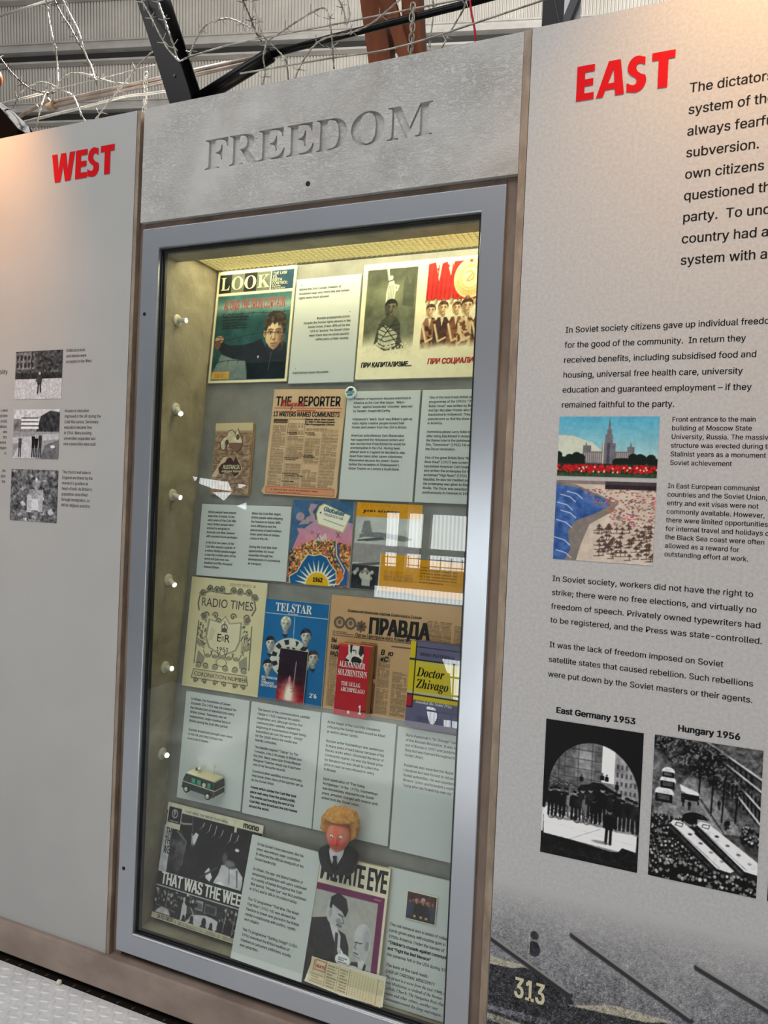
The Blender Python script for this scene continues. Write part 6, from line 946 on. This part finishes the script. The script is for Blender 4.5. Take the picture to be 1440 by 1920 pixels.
b = MB(); a_, c_ = Vector((-1.453, .13, 2.76)), Vector((-1.262, .13, 2.30)); b.bar(a_, c_, .066, .006); b.build('flange', M['blacksteel'], g); d_ = (c_ - a_).normalized(); b = MB(); b.bar(a_ + Vector((.0, .035, 0)), c_ + Vector((.0, .035, 0)), .010, .062); b.build('web', M['blacksteel'], g); b = MB(); b.bar(a_ + Vector((0, .068, 0)), c_ + Vector((0, .068, 0)), .066, .006); b.build('flange', M['blacksteel'], g)
b = MB(); b.tube([(-1.318, .125, 2.455), (-1.318, .1255, 2.455)], .0042, 12); b.build('bolt', M['slate'], g)
g = thing('black_handrail', 'black steel tube rising to the right behind the lintel with a thicker lower sleeve', 'rail', None)
b = MB(); P = [Vector(q_) for q_ in WIRES['tubeA']]; b.tube([P[0] + (P[0] - P[2]) * .25, P[2], P[2] + (P[2] - P[0]).normalized() * .004], [.0185, .0185, .0165], 24); b.build('sleeve', M['blacksteel'], g, smooth=True)
b = MB(); P = [Vector(q_) for q_ in WIRES['tubeB']]; b.tube([P[0] - (P[1] - P[0]) * .1] + P[1:], .0088, 20); b.build('tube', M['blacksteel'], g, smooth=True)
def chain(label, top, n, parent_mat, hang=.0125):
    g = thing('chain', label, 'chain', None)
    for i in range(n):
        c = Vector(top) + Vector((.0015 * math.sin(i * 2.1), 0, -hang * i)); ang = R(90 * (i % 2) + 20); ux = Vector((math.cos(ang), math.sin(ang), 0)); P = []
        for k in range(21):
            t = 6.2832 * k / 20; P.append(c + ux * (.0058 * math.cos(t)) + Vector((0, 0, .0078 * math.sin(t) + (.0032 if math.sin(t) > 0 else -.0032))))
        b = MB(); b.tube(P, .0017, 6, cap=False); b.build('link', M[parent_mat], g, smooth=True)
chain('steel chain hanging from the black tube in front of the brown timber', (-.6535, .186, 2.536), 11, 'galv'); chain('short steel chain wrapped over the double pipe beside the black post', (-1.4760, .30, 2.596), 5, 'galv'); chain('sunlit steel chain dangling above the joint of west panel and lintel', (-1.4800, .20, 2.525), 10, 'rod')
g = thing('black_column', 'black steel column behind the joint of the lintel and the east panel', 'column', None)
b = MB(); b.box(-.358, -.306, .30, .304, 2.2, 2.75); b.build('flange', M['blacksteel'], g); b = MB(); b.box(-.337, -.331, .304, .36, 2.2, 2.75); b.build('web', M['blacksteel'], g); b = MB(); b.tube([(-.332, .297, 2.565), (-.312, .297, 2.487)], .0022, 6); b.build('cable', M['slate'], g)
b = MB(); b.box(-.52, -.405, 1.21, 1.23, 2.2, 3.7); tag(b.build('white_board', M['whitebrd']), 'white upright board seen just right of the black column', 'board')
b = MB(); b.bar((-.36, 1.18, 3.30), (-.475, 1.18, 3.0), .028, .03); tag(b.build('diagonal_brace', M['slate']), 'slate grey diagonal brace in front of the white board', 'brace')
def post3(label, a, c, wd, dp): b = MB(); b.bar(a, c, wd, dp); return tag(b.build('brown_post', M['rust'], bevel=.006), label, 'post')
post3('broad brown timber post left of the steel chain, far behind the lintel', (-2.20, 3.06, 5.4), (-1.93, 3.06, 4.0), .162, .12); post3('narrower upright brown timber post behind the steel chain', (-1.865, 3.06, 5.4), (-1.715, 3.06, 4.0), .125, .12); post3('thin slanting brown timber post between two upright brown posts', (-2.02, 2.9, 4.95), (-1.70, 2.9, 4.05), .085, .08)
b = MB(); b.box(-2.10, -1.74, 3.121, 3.141, 4.40, 4.55); tag(b.build('steel_plate', M['purlin']), 'pale square steel plate between the brown timber posts', 'plate')
g = thing('floodlight', 'black floodlight housing just behind the far left top of the west panel', 'lamp', None)
b = MB(); b.prism([(-2.14, 2.60), (-1.942, 2.467), (-1.896, 2.428), (-1.828, 2.362), (-1.84, 2.31), (-2.14, 2.31)], .07, .16); b.build('housing', plain('black_housing', (4, 4, 4), .9, spec=.03), g, bevel=.004); b = MB(); 
for k in range(5): b.prism([(-2.13, 2.57 - .03 * k), (-1.99, 2.476 - .03 * k), (-1.99, 2.470 - .03 * k), (-2.13, 2.564 - .03 * k)], .064, .07)
b.build('cooling_fins', plain('black_fins', (14, 14, 15), .9, spec=.03), g)
g = thing('pendant_lamp', 'copper lamp shade cut by the left edge of the picture', 'lamp', Matrix.Translation((-2.222, .3, 2.705))); b = MB(); b.ell((0, 0, 0), (.028, .028, .034), 24, 16); b.build('shade', M['copper'], g, smooth=True); b = MB(); b.tube([(0, 0, .03), (0, 0, .9)], .0025, 6); b.build('cable', M['blacksteel'], g)
b = MB(); r_ = random.Random(4); b.ell((0, 0, 0), (.007, .006, .006), 9, 6); b.v = [(x * (1 + .3 * r_.random()), y * (1 + .3 * r_.random()), z * (1 + .3 * r_.random())) for x, y, z in b.v]; o = tag(b.build('pebble', M['cardedge']), 'small pale pebble lying at the foot of the kick plate', 'pebble'); o.location = (-1.460, -.022, .0065)

# ================================================================ the hall behind the viewer, seen in the glass
b = MB(); b.box(-16, 9, -8.5, -8.2, -3.2, 3.4); tag(struct(b.build('added_wall_front', noisy('added_wall_grey', (84, 88, 92), (104, 107, 110), 1.5, .7, 5))), 'grey hall wall added opposite the display wall to darken the glass reflections')  # wall added so that the glass reflects a dark surface
def win(n_, x0, x1, z0, z1, label): b = MB(); b.box(x0, x1, -8.06, -8.03, z0, z1); return tag(struct(b.build('window_%d' % n_, M['window'])), label)
win(1, -3.80, -.9, .40, 1.16, 'long daylit ribbed window across the hall'); win(2, -3.95, -1.0, -.06, .10, 'narrow daylit strip across the hall')
def winp(n_, pts): b = MB(); b.add([(x, -8.03, z) for x, z in pts] + [(x, -8.06, z) for x, z in pts], [tuple(range(len(pts))), tuple(range(2 * len(pts) - 1, len(pts) - 1, -1))] + [(q, (q + 1) % len(pts), (q + 1) % len(pts) + len(pts), q + len(pts)) for q in range(len(pts))]); tag(struct(b.build('window_%d' % n_, M['window'])), 'small irregular daylit pane across the hall')
for q_, pts in enumerate(([(-7.04, 1.56), (-6.52, 1.51), (-6.45, 1.37), (-6.8, 1.4), (-7.05, 1.47)], [(-6.79, 1.34), (-6.45, 1.35), (-6.58, 1.22)], [(-6.32, 1.49), (-6.19, 1.47), (-6.3, 1.42)], [(-6.33, 1.14), (-6.17, 1.2), (-6.17, 1.09)], [(-7.18, 1.58), (-7.11, 1.57), (-7.14, 1.51)], [(-2.89, -.83), (-1.0, -.83), (-1.0, -1.0), (-2.81, -1.01)], [(-2.77, -1.02), (-1.0, -1.01), (-1.0, -1.44), (-2.73, -1.36)], [(-3.09, -1.52), (-2.97, -1.53), (-2.93, -1.65), (-3.0, -1.8), (-3.06, -1.67)], [(-2.83, -1.67), (-1.2, -1.65), (-1.2, -1.85), (-2.82, -1.82)])): winp(3 + q_, pts)
b = MB(); b.box(-4.2, .5, -7.62, -7.55, .63, .71); o = tag(struct(b.build('trim_11', M['rail'])), 'grey beam across the far windows')
b = MB(); [b.box(-4.2 + .15 * i, -4.19 + .15 * i, -7.6, -7.59, .20, .60) for i in range(34)]; [b.box(-4.2, .9, -7.6, -7.59, z, z + .012) for z in (.56, .47, .36, .25)]; tag(struct(b.build('trim_12', M['rail'])), 'mesh railing across the far windows')
for x, wd in ((-3.44, .12), (-3.10, .10)): b = MB(); b.bar((x + .06, -7.7, 2.2), (x, -7.7, .3), wd, .1); b.build('column_piece', M['column'] if wd > .11 else M['rail']); o = bpy.context.view_layer.objects.active; 
for i, o in enumerate([o for o in COL.objects if o.name.startswith('column_piece')]): o.name = 'trim_%d' % (13 + i); struct(o); tag(o, 'leaning column in front of the far windows')
b = MB(); [b.box(-3.3 + .2 * i, -3.285 + .2 * i, -7.95, -7.93, -1.85, -.85) for i in range(12)]; [b.box(-3.3, -1.0, -7.95, -7.93, z, z + .02) for z in (-1.05, -1.3, -1.55)]; tag(struct(b.build('trim_15', M['rail'])), 'glazing bars of the low far window')
